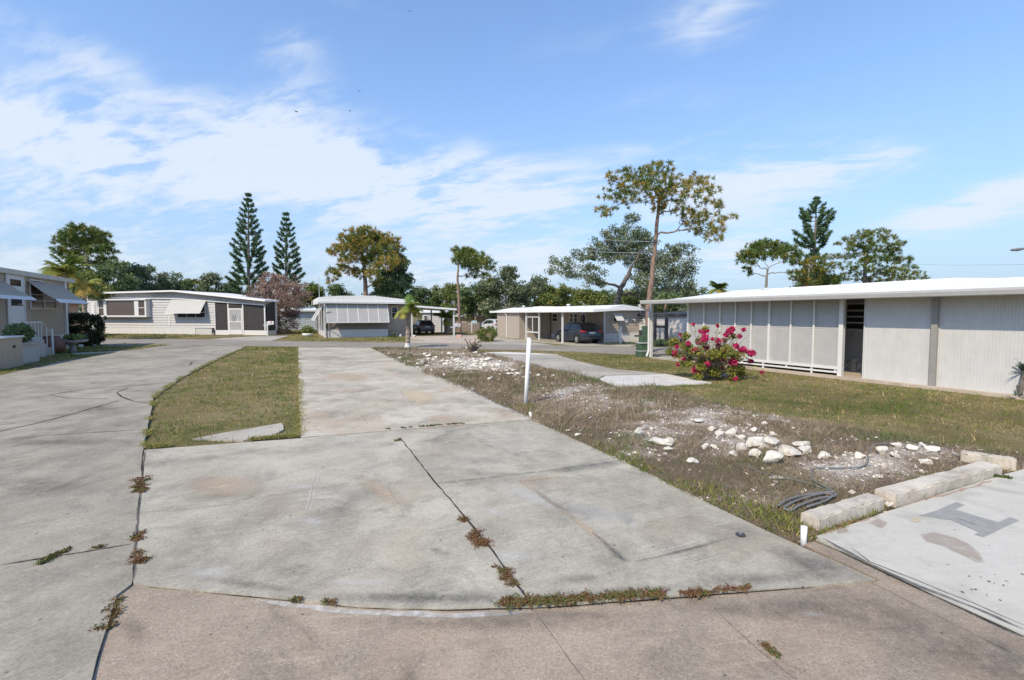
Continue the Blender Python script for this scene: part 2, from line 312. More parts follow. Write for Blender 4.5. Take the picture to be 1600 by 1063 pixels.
# ---------------------------------------------------------------- mesh helpers
def link(name, me, mats, parent=None):
    for m in (mats if isinstance(mats, (list, tuple)) else [mats]): me.materials.append(m)
    o = bpy.data.objects.new(name, me); col.objects.link(o)
    if parent is not None: o.parent = parent
    return o
def tag(o, label, cat=None, group=None, kind=None):
    o['label'] = label
    if cat: o['category'] = cat
    if group: o['group'] = group
    if kind: o['kind'] = kind
    return o
def thing(name, label, cat, loc=(0, 0, 0), rot=0.0, group=None):
    o = bpy.data.objects.new(name, None); col.objects.link(o); o.location = loc; o.rotation_euler = (0, 0, rot); o.empty_display_size = .2
    return tag(o, label, cat, group)
class MB:
    def __init__(s): s.v = []; s.f = []; s.mi = []; s.k = 0
    def quad(s, *p):
        n = len(s.v); s.v += [tuple(q) for q in p]; s.f.append(tuple(range(n, n + len(p)))); s.mi.append(s.k); return s
    def box(s, x0, x1, y0, y1, z0, z1):
        n = len(s.v)
        s.v += [(x, y, z) for z in (z0, z1) for x, y in ((x0, y0), (x1, y0), (x1, y1), (x0, y1))]
        for q in ((3, 2, 1, 0), (4, 5, 6, 7), (0, 1, 5, 4), (1, 2, 6, 5), (2, 3, 7, 6), (3, 0, 4, 7)): s.f.append(tuple(n + i for i in q)); s.mi.append(s.k)
        return s
    def prism(s, poly, axis, a, b):
        """poly in the other two axes, swept from a to b along axis 0/1/2"""
        def P(q, w): l = list(q); l.insert(axis, w); return tuple(l)
        n = len(s.v); m = len(poly); s.v += [P(q, a) for q in poly] + [P(q, b) for q in poly]
        s.f.append(tuple(n + i for i in range(m))[::-1]); s.f.append(tuple(n + m + i for i in range(m))); s.mi += [s.k, s.k]
        for i in range(m): j = (i + 1) % m; s.f.append((n + i, n + j, n + m + j, n + m + i)); s.mi.append(s.k)
        return s
    def tube(s, pts, rad, sides=8, caps=True):
        pts = [Vector(p) for p in pts]; k = len(pts)
        if not isinstance(rad, (list, tuple)): rad = [rad] * k
        n = len(s.v); ref = None
        for i, p in enumerate(pts):
            d = (pts[min(i + 1, k - 1)] - pts[max(i - 1, 0)]).normalized()
            if ref is None: ref = d.orthogonal().normalized()
            ref = (ref - d * ref.dot(d)); ref = ref.normalized() if ref.length > 1e-6 else d.orthogonal().normalized()
            bi = d.cross(ref)
            for j in range(sides):
                a = 2 * math.pi * j / sides; s.v.append(tuple(p + (ref * math.cos(a) + bi * math.sin(a)) * rad[i]))
        for i in range(k - 1):
            for j in range(sides):
                j2 = (j + 1) % sides; s.f.append((n + i * sides + j, n + i * sides + j2, n + (i + 1) * sides + j2, n + (i + 1) * sides + j)); s.mi.append(s.k)
        if caps:
            s.f.append(tuple(n + j for j in range(sides))[::-1]); s.f.append(tuple(n + (k - 1) * sides + j for j in range(sides))); s.mi += [s.k, s.k]
        return s
    def lathe(s, prof, c=(0, 0, 0), sides=16):
        n = len(s.v); m = len(prof)
        for r, z in prof:
            for j in range(sides): a = 2 * math.pi * j / sides; s.v.append((c[0] + r * math.cos(a), c[1] + r * math.sin(a), c[2] + z))
        for i in range(m - 1):
            for j in range(sides): j2 = (j + 1) % sides; s.f.append((n + i * sides + j, n + i * sides + j2, n + (i + 1) * sides + j2, n + (i + 1) * sides + j)); s.mi.append(s.k)
        s.f.append(tuple(n + j for j in range(sides))[::-1]); s.f.append(tuple(n + (m - 1) * sides + j for j in range(sides))); s.mi += [s.k, s.k]
        return s
    def lap(s, x0, x1, y, z0, z1, board=.2, lip=.018):
        """clapboards facing -y"""
        z = z0
        while z < z1 - 1e-4:
            zt = min(z + board, z1); s.quad((x0, y - lip, z), (x1, y - lip, z), (x1, y, zt), (x0, y, zt)); s.quad((x0, y, z), (x1, y, z), (x1, y - lip, z), (x0, y - lip, z)); z = zt
        return s
    def lapx(s, y0, y1, x, z0, z1, board=.2, lip=.018, sg=1):
        """clapboards on a wall across, facing sg*x"""
        z = z0
        while z < z1 - 1e-4:
            zt = min(z + board, z1); s.quad((x + sg * lip, y0, z), (x + sg * lip, y1, z), (x, y1, zt), (x, y0, zt)); s.quad((x, y0, z), (x, y1, z), (x + sg * lip, y1, z), (x + sg * lip, y0, z)); z = zt
        return s
    def vrib(s, x0, x1, y, z0, z1, pitch=.1, dep=.012):
        n = max(1, round((x1 - x0) / pitch)); p = (x1 - x0) / n
        for i in range(n):
            a = x0 + i * p; xs = [a, a + p * .12, a + p * .24, a + p]; ys = [y - dep, y, y - dep, y - dep]
            for j in range(3): s.quad((xs[j], ys[j], z0), (xs[j + 1], ys[j + 1], z0), (xs[j + 1], ys[j + 1], z1), (xs[j], ys[j], z1))
        return s
    def hrib(s, x0, x1, z0, z1, pitch=.08, dep=.015, yf=lambda z: 0.0):
        n = max(1, round((z1 - z0) / pitch)); p = (z1 - z0) / n
        for i in range(n):
            a = z0 + i * p; c = a + p * .65; e = a + p
            s.quad((x0, yf(a) - dep, a), (x1, yf(a) - dep, a), (x1, yf(c) - dep * .5, c), (x0, yf(c) - dep * .5, c)); s.quad((x0, yf(c) - dep * .5, c), (x1, yf(c) - dep * .5, c), (x1, yf(e), e), (x0, yf(e), e))
            s.quad((x0, yf(e), e), (x1, yf(e), e), (x1, yf(e) - dep, e), (x0, yf(e) - dep, e))
        return s
    def build(s, name, mats, parent=None, smooth=False, bevel=0.0):
        me = bpy.data.meshes.new(name); me.from_pydata(s.v, [], s.f); me.update()
        for p, k in zip(me.polygons, s.mi): p.material_index = k; p.use_smooth = smooth
        o = link(name, me, mats, parent)
        if bevel:
            b = o.modifiers.new('bevel', 'BEVEL'); b.width = bevel; b.segments = 2; b.limit_method = 'ANGLE'
        return o

def tri_mesh(name, T, v, mat, parent=None):
    """triangles T (n,3,3) with a per-face value v"""
    n = len(T); me = bpy.data.meshes.new(name); me.vertices.add(3 * n); me.loops.add(3 * n); me.polygons.add(n)
    me.vertices.foreach_set('co', np.ascontiguousarray(T, dtype=np.float32).ravel())
    me.loops.foreach_set('vertex_index', np.arange(3 * n, dtype=np.int32))
    me.polygons.foreach_set('loop_start', np.arange(0, 3 * n, 3, dtype=np.int32))
    a = me.attributes.new('v', 'FLOAT', 'FACE'); a.data.foreach_set('value', np.ascontiguousarray(v, dtype=np.float32))
    me.update(calc_edges=True); return link(name, me, mat, parent)

def poly_dist(P, poly):
    """signed distance of points (n,2) to a polygon, positive inside"""
    poly = np.asarray(poly, float); d = np.full(len(P), 1e9); ins = np.zeros(len(P), bool)
    for i in range(len(poly)):
        a, b = poly[i], poly[(i + 1) % len(poly)]; ab = b - a
        t = np.clip(((P - a) @ ab) / max(ab @ ab, 1e-12), 0, 1); d = np.minimum(d, np.hypot(*(P - (a + t[:, None] * ab)).T))
        c = (a[1] > P[:, 1]) != (b[1] > P[:, 1])
        with np.errstate(divide='ignore', invalid='ignore'): xx = (b[0] - a[0]) * (P[:, 1] - a[1]) / (b[1] - a[1]) + a[0]
        ins ^= c & (P[:, 0] < xx)
    return np.where(ins, d, -d)
_tab = rng.random((256, 256))
def vnoise(P, sc, oct=4):
    out = np.zeros(len(P)); amp = 1; tot = 0
    for k in range(oct):
        q = P * sc * 2 ** k + 17.3 * k; i = np.floor(q).astype(int); f = q - i; f = f * f * (3 - 2 * f); ix, iy = i[:, 0] % 255, i[:, 1] % 255
        a = _tab[ix, iy] * (1 - f[:, 0]) + _tab[(ix + 1) % 256, iy] * f[:, 0]; b = _tab[ix, (iy + 1) % 256] * (1 - f[:, 0]) + _tab[(ix + 1) % 256, (iy + 1) % 256] * f[:, 0]
        out += amp * (a * (1 - f[:, 1]) + b * f[:, 1]); tot += amp; amp *= .55
    return out / tot
def unit(n):
    d = rng.normal(size=(n, 3)); return d / np.linalg.norm(d, axis=1)[:, None]
# ================================================================ the ground: turf, road, slabs, weedy lot
def refine(pts, step=.3, amp=.0, seed=1):
    r = random.Random(seed); out = []
    for i, a in enumerate(pts):
        b = pts[(i + 1) % len(pts)]; L = (b - a).length; n = max(1, min(60, int(L / step))); nrm = Vector((-(b - a).y, (b - a).x, 0)).normalized()
        for k in range(n):
            p = a.lerp(b, k / n)
            if k: p = p + nrm * r.uniform(-amp, amp)
            out.append(p)
    return out
def sheet(name, pix, z, mat, label, cat, amp=.012, step=.25, bottom=-.12, world_pts=None, kind='structure'):
    pts = world_pts or [G(x, y, z) for x, y in pix]
    area = sum(a.x * b.y - b.x * a.y for a, b in zip(pts, pts[1:] + pts[:1]))
    if area < 0: pts = pts[::-1]
    pts = refine(pts, step, amp, len(name))
    bm = bmesh.new(); vs = [bm.verts.new((p.x, p.y, z)) for p in pts]; lo = [bm.verts.new((p.x, p.y, bottom)) for p in pts]
    n = len(vs)
    for t in tessellate_polygon([[Vector((p.x, p.y, 0)) for p in pts]]):
        q = [vs[i] for i in t]; f = bm.faces.new(q); f.normal_update()
        if f.normal.z < 0: f.normal_flip()
    for i in range(n): bm.faces.new((lo[i], lo[(i + 1) % n], vs[(i + 1) % n], vs[i]))
    me = bpy.data.meshes.new(name); bm.to_mesh(me); bm.free()
    return tag(link(name, me, mat), label, cat, None, kind)

class Decal:
    def __init__(s, z): s.z = z; s.v = []; s.f = []; s.uv = []; s.mi = []; s.mats = []
    def m(s, mat):
        if mat not in s.mats: s.mats.append(mat)
        return s.mats.index(mat)
    def line(s, pix, w, mat, jag=.02, dz=0.0, step=.12, seed=3):
        r = random.Random(seed + len(s.v)); P = [G(x, y, s.z) for x, y in pix]; pts = []
        for a, b in zip(P, P[1:]):
            n = max(1, min(80, int((b - a).length / step)))
            for k in range(n): pts.append(a.lerp(b, k / n))
        pts.append(P[-1]); k = s.m(mat); base = len(s.v); N = len(pts)
        for i, p in enumerate(pts):
            d = (pts[min(i + 1, N - 1)] - pts[max(i - 1, 0)]).normalized(); q = Vector((-d.y, d.x, 0)); p = p + q * r.uniform(-jag, jag)
            ww = w * r.uniform(.6, 1.25) * (.25 if i in (0, N - 1) else 1) / 2
            for sgn in (-1, 0, 1): s.v.append((p.x + q.x * ww * sgn, p.y + q.y * ww * sgn, s.z + dz))
        for i in range(N - 1):
            for j in (0, 1):
                a = base + i * 3 + j; s.f.append((a, a + 1, a + 4, a + 3)); s.uv += [(0, j), (0, 1 - j), (1, 1 - j), (1, j)]; s.mi.append(k)
        return s
    def patch(s, pix, mat, amp=.0, dz=0.0, step=.15, seed=1, solid=False):
        P = [G(x, y, s.z) for x, y in pix]; area = sum(a.x * b.y - b.x * a.y for a, b in zip(P, P[1:] + P[:1]))
        if area < 0: P = P[::-1]
        P = refine(P, step, amp, seed); bm_n = len(s.v); k = s.m(mat); c = sum(P, Vector()) / len(P); n = len(P)
        if solid:
            s.v += [(p.x, p.y, s.z + dz) for p in P]
            for t in tessellate_polygon([[Vector((p.x, p.y, 0)) for p in P]]): s.f.append(tuple(bm_n + i for i in t)); s.uv += [(0, 1)] * 3; s.mi.append(k)
            return s
        s.v += [(p.x, p.y, s.z + dz) for p in P] + [(c.x, c.y, s.z + dz)]
        for i in range(n): s.f.append((bm_n + i, bm_n + (i + 1) % n, bm_n + n)); s.uv += [(0, 0), (0, 0), (0, 1)]; s.mi.append(k)
        return s
    def ell(s, px, py, rx, ry, mat, rot=0, dz=0.0):
        return s.patch([(px + rx * math.cos(a) * math.cos(R(rot)) - ry * math.sin(a) * math.sin(R(rot)), py + rx * math.cos(a) * math.sin(R(rot)) + ry * math.sin(a) * math.cos(R(rot))) for a in [i * math.pi / 10 for i in range(20)]], mat, dz=dz)
    def build(s, name, parent):
        me = bpy.data.meshes.new(name); me.from_pydata(s.v, [], s.f); uv = me.uv_layers.new(name='UVMap')
        for l, c in zip(uv.data, s.uv): l.uv = c
        for p, k in zip(me.polygons, s.mi): p.material_index = k
        return link(name, me, s.mats, parent)

Z_ROAD, Z_PAD, Z_AP, Z_SLAB = .012, .040, .024, .038
gm = MB().quad((-700, -60, 0), (700, -60, 0), (700, 1200, 0), (-700, 1200, 0))
tag(gm.build('ground', M_ground), 'flat grassy ground running out under the houses', 'ground', kind='structure')
road_near = [(-500, 545), (140, 540.5), (270, 539), (385, 540.5), (466, 541.5), (580, 543), (700, 545), (800, 546.5), (900, 549.5), (980, 553.5), (1060, 558), (1500, 590)]
road_far = [(1500, 552), (1060, 543), (960, 541), (860, 539.7), (740, 537.5), (680, 536), (600, 535.2), (480, 534), (420, 532.6), (320, 530.5), (150, 529.5), (-500, 528)]
sheet('road', road_near + road_far, Z_ROAD, M_road, 'pale worn asphalt lane crossing in front of the far homes', 'road', .03, .6)
drive = sheet('left_driveway', [(-260, 640), (0, 587), (95, 566), (190, 549.5), (272, 538.2), (300, 540.0), (386, 541.5), (330, 566), (282, 591), (240, 621), (233, 655), (224, 702), (216, 800), (206, 912), (182, 930), (165, 985), (140, 1075), (120, 1200), (-700, 1200)], Z_PAD, M_drive, 'grey broomed concrete driveway with dark cracks, left of the grass strip', 'driveway')
strip = sheet('concrete_strip', [(466.5, 542.5), (578, 543.5), (618, 562), (713, 600.5), (776, 632), (832, 655.5), (640, 670), (471, 683.5), (467, 620)], Z_PAD, M_strip, 'long stained concrete strip leading to the lane', 'driveway', .02)
pad = sheet('concrete_pad', [(225.6, 703), (340, 694.5), (471, 684.8), (640, 671.4), (833, 656.8), (1000, 733), (1100, 783), (1190, 826), (1250, 853), (1368, 906), (1290, 914), (1150, 923), (980, 936), (830, 947), (700, 950), (560, 946.5), (400, 930), (300, 921), (208.5, 912.3), (217.2, 800)], Z_PAD, M_pad, 'big cracked concrete pad in the foreground with a curved front edge', 'slab')
apron = sheet('front_apron', [(183, 927), (206, 913.5), (300, 923), (400, 932), (560, 948.5), (700, 952.5), (830, 949.5), (980, 938), (1150, 925), (1290, 915.5), (1376, 907), (1255, 850), (1272, 846), (1400, 905), (1600, 1000), (1900, 1150), (1900, 1300), (120, 1300), (142, 1075), (166.8, 985)], Z_AP, M_apron, 'pinkish exposed aggregate concrete apron nearest the viewer', 'slab')
wslab = sheet('white_slab', [(1274, 838), (1390, 798), (1570, 741), (1640, 722), (2600, 900), (2600, 1500), (1640, 1012), (1600, 991), (1440, 919)], Z_SLAB, M_slab, 'white painted concrete slab with a grey patch behind the low kerb blocks', 'slab', .006)
nslab = sheet('grey_pad', [(752, 551.5), (870, 554.5), (905, 565), (960, 577), (1036, 583.5), (945, 586.5), (933, 592), (858, 577)], .03, M_grey, 'grey concrete pad beyond the weedy lot beside the lawn', 'slab', .02)
wpad = sheet('white_pad', [(936, 592.5), (946, 587.5), (1040, 584.5), (1112, 598), (1020, 602), (962, 605)], .036, M_white_conc, 'bright white end piece of the pad beside the lawn', 'slab', .02)
sheet('white_pad', [(752, 550.6), (790, 550), (846, 552.5), (872, 554.2), (800, 553.5)], .036, M_white_conc, 'bright white far end of the grey pad near the lane', 'slab', .02)
sheet('stepping_slab', [(300, 686), (350, 676), (440, 661), (443, 671), (425, 681), (380, 688)], .028, M_grey, 'broken concrete slab half buried at the near end of the grass strip', 'slab', .03)
sheet('house_apron', [(345, 528.5), (395, 526), (452, 524.5), (440, 528), (425, 532.4), (330, 530.6)], .02, M_grey, 'grey concrete apron before the screened porch', 'driveway', .02)
sheet('sandy_driveway', [(640, 535.6), (634, 529), (645, 525.5), (760, 524), (752, 531), (745, 537.2), (690, 536)], .02, M_sandy, 'sandy driveway running under the white carport', 'driveway', .02)
sheet('carport_driveway', [(770, 524), (800, 521), (1010, 537), (985, 541), (906, 540.2), (840, 534.5), (790, 531.5), (748, 531)], .02, M_grey, 'pale carport driveway beneath the dark sports utility vehicle', 'driveway', .02)
sheet('side_path', [(760, 533), (795, 532), (850, 537), (865, 539.6), (742, 537.3)], .018, M_grey, 'pale strip of paving between the round green bush and the carport', 'path', .02)
sheet('front_walk', [(110, 552), (190, 548.4), (226, 546.4), (205, 549), (120, 554)], .02, M_grey, 'narrow pale walk crossing the left lawn to the porch', 'path', .01)

# cracks, joints, scrapes and stains, lying on their slabs
d = Decal(Z_PAD + .004)
for pts, w, m in [([(-10, 676), (60, 661), (120, 645), (186, 626)], .05, D_crack), ([(75, 617), (135, 608), (205, 603.5), (262, 597)], .05, D_crack), ([(75, 617), (108, 622.5), (172, 623.5)], .035, D_crack), ([(124, 615), (182, 613)], .03, D_joint),
                  ([(182, 613), (190, 620), (208, 627), (233, 629.5)], .05, D_crack), ([(182, 613), (200, 606)], .04, D_crack), ([(200, 623), (236, 620)], .03, D_joint), ([(296, 571), (300, 566), (308, 565)], .06, D_crack), ([(330, 558), (352, 554)], .05, D_joint),
                  ([(0, 687), (90, 679), (225, 671)], .05, D_joint), ([(0, 883), (100, 867), (207, 850)], .022, D_crack), ([(40, 583), (220, 581)], .06, D_faint), ([(150, 560), (260, 558)], .06, D_faint),
                  ([(5, 722.5), (40, 718), (78, 712)], .045, D_yellow), ([(12, 717), (50, 711.5)], .03, D_yellow), ([(38, 727), (50, 725)], .03, D_yellow)]:
    d.line(pts, w, m, .008)
d.ell(95, 690, 140, 9, D_faint); d.ell(60, 760, 130, 22, D_faint); d.ell(150, 640, 60, 9, D_faint)
d.build('surface_marks', drive)
d = Decal(Z_PAD + .004)
for pts, w, m in [([(520, 613.5), (560, 612), (592, 609)], .16, D_rust), ([(528, 614.8), (538, 614.2)], .1, D_rust), ([(480, 614), (600, 606)], .25, D_tan), ([(612, 560), (660, 580), (713, 600.8), (776, 632), (830, 655)], .16, D_crumb), ([(470, 678), (560, 671), (640, 668)], .08, D_white),
                  ([(626, 612), (640, 634), (668, 662)], .05, D_white), ([(606, 620), (655, 664)], .05, D_white), ([(695, 635), (725, 655)], .05, D_white), ([(650, 598), (662, 602)], .05, D_white), ([(690, 636), (770, 630)], .05, D_tan), ([(566, 648), (574, 664)], .03, D_faint), ([(583, 644), (597, 655)], .03, D_faint), ([(542, 636), (543, 648)], .03, D_white),
                  ([(520, 560), (550, 559)], .1, D_faint), ([(468, 560), (600, 556)], .06, D_faint)]:
    d.line(pts, w, m, .01)
d.patch([(615, 610), (650, 604), (690, 622), (680, 632), (655, 640), (640, 626)], D_yellow, .05); d.ell(690, 655, 34, 9, D_tan); d.ell(540, 590, 60, 10, D_tan); d.ell(500, 650, 30, 12, D_tan)
d.build('surface_marks', strip)
d = Decal(Z_PAD + .004)
for pts, w, m in [([(627, 686), (675, 748), (720, 800), (770, 862), (800, 905), (832, 945)], .022, D_crack), ([(221, 801), (300, 794), (386, 785)], .012, D_joint), ([(683, 755), (760, 747), (850, 736), (962, 721)], .10, D_faint), ([(812, 750), (870, 790), (925, 832), (975, 876)], .10, D_tan), ([(812, 751), (850, 747), (885, 745)], .12, D_tan), ([(925, 832), (955, 857), (980, 877)], .07, D_mould), ([(985, 880), (1060, 862), (1150, 838)], .05, D_faint), ([(990, 872), (1060, 853), (1120, 838)], .03, D_white),
                  ([(545, 681), (567, 708)], .03, D_white), ([(577, 722), (610, 768), (645, 818)], .022, D_white), ([(566, 682), (576, 702)], .02, D_white), ([(700, 702), (740, 730), (762, 742)], .025, D_white), ([(735, 706), (770, 742)], .02, D_white), ([(855, 714), (915, 735)], .03, D_white), ([(610, 716), (616, 736)], .015, D_white), ([(492, 740), (478, 802)], .03, D_white), ([(500, 738), (484, 800)], .02, D_white), ([(428, 823), (384, 898)], .010, D_white), ([(443, 868), (420, 880), (408, 897), (372, 901)], .010, D_white),
                  ([(840, 860), (900, 885)], .03, D_white), ([(226, 706), (216, 800), (208, 905)], .03, D_joint), ([(380, 778), (390, 787)], .02, D_white)]:
    d.line(pts, w, m, .006)
d.ell(700, 935, 330, 18, D_faint, 0); d.ell(900, 905, 70, 12, D_faint, -5); d.ell(460, 890, 60, 16, D_faint); d.ell(920, 728, 70, 11, D_faint, -10); d.ell(1280, 886, 60, 22, D_faint, 18); d.ell(680, 860, 14, 5, D_faint); d.ell(975, 873, 16, 6, D_faint, 30)
for x, y, rx, ry, ro in ((1290, 892, 95, 22, 8), (1180, 905, 150, 14, -3), (1240, 870, 60, 18, 20), (960, 925, 170, 11, -4), (640, 934, 200, 10, 1), (400, 915, 130, 9, 8), (955, 725, 45, 8, -12), (890, 733, 60, 7, -8), (965, 868, 24, 10, 38), (1070, 860, 70, 6, -13), (690, 865, 20, 5, 0)): d.ell(x, y, rx, ry, D_mould, ro)
d.ell(920, 800, 60, 14, D_white, 12); d.ell(985, 815, 30, 12, D_white, 40); d.ell(770, 800, 36, 9, D_white, 10); d.ell(470, 760, 40, 9, D_white, -8)
d.ell(490, 815, 45, 12, D_white, 5); d.ell(940, 805, 50, 17, D_white, 10); d.ell(330, 895, 60, 14, D_white, 0); d.ell(800, 870, 70, 14, D_white, 0); d.ell(560, 910, 90, 9, D_white); d.ell(600, 770, 60, 16, D_tan, 30); d.ell(350, 760, 80, 25, D_tan); d.ell(840, 780, 90, 14, D_white, 20)
d.build('surface_marks', pad)
d = Decal(Z_AP + .004)
for pts, w, m in [([(834, 951), (870, 1003), (915, 1063), (960, 1130)], .008, D_joint), ([(1115, 950), (1180, 1010), (1260, 1075)], .007, D_joint), ([(207, 914), (300, 923.5), (400, 932.5), (560, 949.5), (700, 953.5), (830, 951), (980, 940), (1150, 927), (1370, 908)], .022, D_crack), ([(1300, 880), (1440, 950), (1560, 1010), (1600, 1030)], .035, D_faint), ([(1276, 845), (1400, 903), (1610, 999)], .03, D_crack)]:
    d.line(pts, w, m, .005)
d.line([(400, 938), (560, 957), (720, 962), (830, 956)], .07, D_crumb, .004)
d.ell(1420, 990, 260, 62, D_mould, 22, .0005); d.ell(1180, 955, 200, 24, D_mould, 4, .001); d.ell(1580, 1040, 160, 60, D_mould, 20, .0015); d.ell(760, 975, 300, 16, D_mould, 1, .002); d.ell(1250, 945, 90, 18, D_faint, 5); d.ell(880, 962, 200, 14, D_faint); d.ell(1270, 960, 30, 6, D_white); d.ell(210, 985, 30, 26, D_faint, 20)
d.build('surface_marks', apron)
d = Decal(Z_SLAB + .004)
Q = lambda l: [(1180 + x / 3.126, 660 + y / 3.126) for x, y in l]
d.patch(Q([(800, 455), (880, 432), (985, 388), (1022, 402), (975, 425), (1080, 456), (1190, 487), (1245, 462), (1290, 478), (1115, 560), (1070, 548), (1092, 535), (960, 478), (860, 462)]), D_greypaint, .004, solid=True)
d.patch(Q([(795, 540), (870, 530), (970, 555), (1050, 590), (1130, 690), (1090, 690), (1010, 650), (900, 600), (820, 580)]), D_flake, .03)
d.patch(Q([(545, 490), (600, 465), (650, 490), (620, 522)]), D_flake, .03); d.patch(Q([(390, 520), (450, 515), (460, 535), (400, 545)]), D_flake, .02)
d.line(Q([(330, 565), (560, 690), (800, 800), (1060, 900), (1313, 1010)]), .05, D_joint, .004); d.line(Q([(470, 612), (560, 680), (800, 775), (1060, 880), (1313, 990)]), .014, D_crack, .006)
d.line(Q([(990, 467), (1080, 500)]), .06, D_rust); d.ell(1430, 812, 14, 5, D_yellow); d.line(Q([(305, 545), (600, 450)]), .05, D_rust); d.line(Q([(830, 380), (1160, 285)]), .06, D_rust)
for k in range(15): d.ell(1560 + rnd.uniform(-60, 40), 915 + rnd.uniform(-20, 25), rnd.uniform(1, 5), rnd.uniform(.5, 1.6), D_crack, 20)
d.build('surface_marks', wslab)

# dirt in the open joints between the slabs
jm = MB()
def joint(pix, w, z):
    P = [G(x, y, z) for x, y in pix]
    for a, b in zip(P, P[1:]):
        q = Vector((-(b - a).y, (b - a).x, 0)).normalized() * w / 2; jm.quad(a - q, b - q, b + q, a + q)
joint([(225, 702), (216.6, 800), (207.5, 913)], .06, .012); joint([(208, 913), (183, 927), (166, 985), (140, 1080)], .08, .010); joint([(466, 684), (640, 670.6), (834, 656)], .08, .012); joint([(208, 913), (400, 931), (560, 947.5), (700, 951.5), (830, 948), (1150, 924), (1375, 906.5)], .08, .008)
joint([(1250, 850), (1400, 910), (1620, 1010)], .1, .006)
tag(jm.build('joint_soil', M_joint), 'dark soil showing in the open joints between slabs', 'soil', kind='stuff')

# the weedy lot between the strip and the right lawn
LOT = [(582, 544.5), (700, 547), (752, 551), (858, 577), (935, 594), (962, 606), (1020, 604), (1110, 628), (1200, 650), (1320, 668), (1450, 692), (1540, 705), (1600, 712), (1700, 725), (1640, 735), (1560, 745), (1395, 797), (1268, 852), (1240, 853), (1092, 789), (992, 738), (826, 659), (707, 604), (612, 564)]
LOTW = np.array([G(x, y)[:2] for x, y in LOT])
def to_pix(P):
    y = P[:, 1]; return 800 + FPX * P[:, 0] / y, HOR + FPX * EYE / y
def sandiness(P):
    px, py = to_pix(P); s = np.zeros(len(P))
    for x, y, rx, ry, a in [(735, 572, 100, 15, .95), (1170, 705, 150, 26, .55), (1330, 742, 110, 26, .62), (1040, 690, 120, 30, .45), (1200, 656, 200, 11, .72), (900, 618, 70, 16, .5), (1440, 716, 100, 16, .6), (690, 556, 70, 9, .5), (1090, 668, 90, 12, .5), (960, 640, 60, 14, .4), (1160, 792, 110, 16, .5), (1010, 722, 70, 12, .45), (1220, 770, 60, 12, .4)]:
        s = np.maximum(s, a * np.exp(-((px - x) / rx) ** 2 - ((py - y) / ry) ** 2))
    return np.clip(s + (vnoise(P, .9, 5) - .5) * .9 + (vnoise(P, 3.5, 4) - .5) * .8, 0, 1)
def lot_z(P, d=None):
    d = poly_dist(P, LOTW) if d is None else d
    h = .028 + np.clip(d, 0, .6) * .05 + np.clip(d, 0, .8) * (vnoise(P, .8, 3) - .4) * .16 + (vnoise(P, 5, 3) - .5) * .03 * np.clip(d * 4, 0, 1)
    return np.where(d > 0, np.maximum(h, .008), -.06)
def lot_mesh():
    lo = LOTW.min(0) - .2; hi = LOTW.max(0) + .2; xs = np.arange(lo[0], hi[0], .11); ys = np.concatenate([np.arange(lo[1], 12, .09), np.arange(12, hi[1], .22)])
    X, Y = np.meshgrid(xs, ys); P = np.stack([X.ravel(), Y.ravel()], 1); dd = poly_dist(P, LOTW); z = lot_z(P, dd); sd = sandiness(P); nx = len(xs)
    idx = np.arange(len(P)).reshape(X.shape); F = np.stack([idx[:-1, :-1], idx[:-1, 1:], idx[1:, 1:], idx[1:, :-1]], -1).reshape(-1, 4); F = F[(dd[F] > -.25).any(1)]
    use = np.unique(F); mp = -np.ones(len(P), int); mp[use] = np.arange(len(use)); me = bpy.data.meshes.new('weedy_lot')
    me.from_pydata(np.column_stack([P[use], z[use]]).tolist(), [], mp[F].tolist()); a = me.attributes.new('sand', 'FLOAT', 'POINT'); a.data.foreach_set('value', sd[use].astype(np.float32)); me.update()
    for p in me.polygons: p.use_smooth = True
    m, t, b, o = new_mat('marl_soil'); p = coords(t); at = node(t, 'ShaderNodeAttribute', attribute_name='sand').outputs['Fac']
    f = mth(t, 'ADD', at, mth(t, 'MULTIPLY', mth(t, 'SUBTRACT', noise(t, p, 9, 8, .75), .5), 1.3)); fine = noise(t, p, 60, 5, .75)
    cc = ramp(t, f, [(.18, (.16, .12, .085)), (.40, (.27, .215, .165)), (.62, (.40, .345, .29)), (.9, (.57, .52, .455))])
    sp = node(t, 'ShaderNodeMapRange', {0: fine, 1: .3, 2: .7, 3: .65, 4: 1.25}).outputs[0]; cc = mixc(t, 1.0, cc, node(t, 'ShaderNodeCombineXYZ', {0: sp, 1: sp, 2: sp}).outputs[0], 'MULTIPLY')
    t.links.new(cc, b.inputs['Base Color']); setp(b, Roughness=.95); b.inputs['Specular IOR Level'].default_value = .1; bump(t, b, fine, .9, .02)
    return tag(link('weedy_lot', me, m), 'weedy dirt lot with patches of white marl beside the concrete pad', 'dirt lot', kind='structure')
lot_mesh()

# ---------------------------------------------------------------- grass and weeds, blade by blade
def blades(P, z, h, w, lean, v):
    n = len(P); az = rng.uniform(0, 2 * np.pi, n); la = rng.uniform(0, 2 * np.pi, n); ln = lean * rng.random(n)
    B = np.column_stack([P, z]); s = np.column_stack([np.cos(az), np.sin(az), np.zeros(n)]) * (w / 2)[:, None]
    tip = B + np.column_stack([np.cos(la) * ln * h, np.sin(la) * ln * h, h])
    return np.stack([B - s, B + s, tip], 1)
def scatter(poly, dens, zmax=60):
    """points in a polygon, density per m2 falling with distance"""
    lo = poly.min(0); hi = poly.max(0); A = (hi[0] - lo[0]) * (hi[1] - lo[1]); y0 = max(lo[1], 2.5)
    n = int(A * dens / y0 * 8); n = min(n, 2500000); P = lo + rng.random((n, 2)) * (hi - lo)
    P = P[rng.random(n) < y0 / np.maximum(P[:, 1], y0)]; return P[poly_dist(P, poly) > 0]
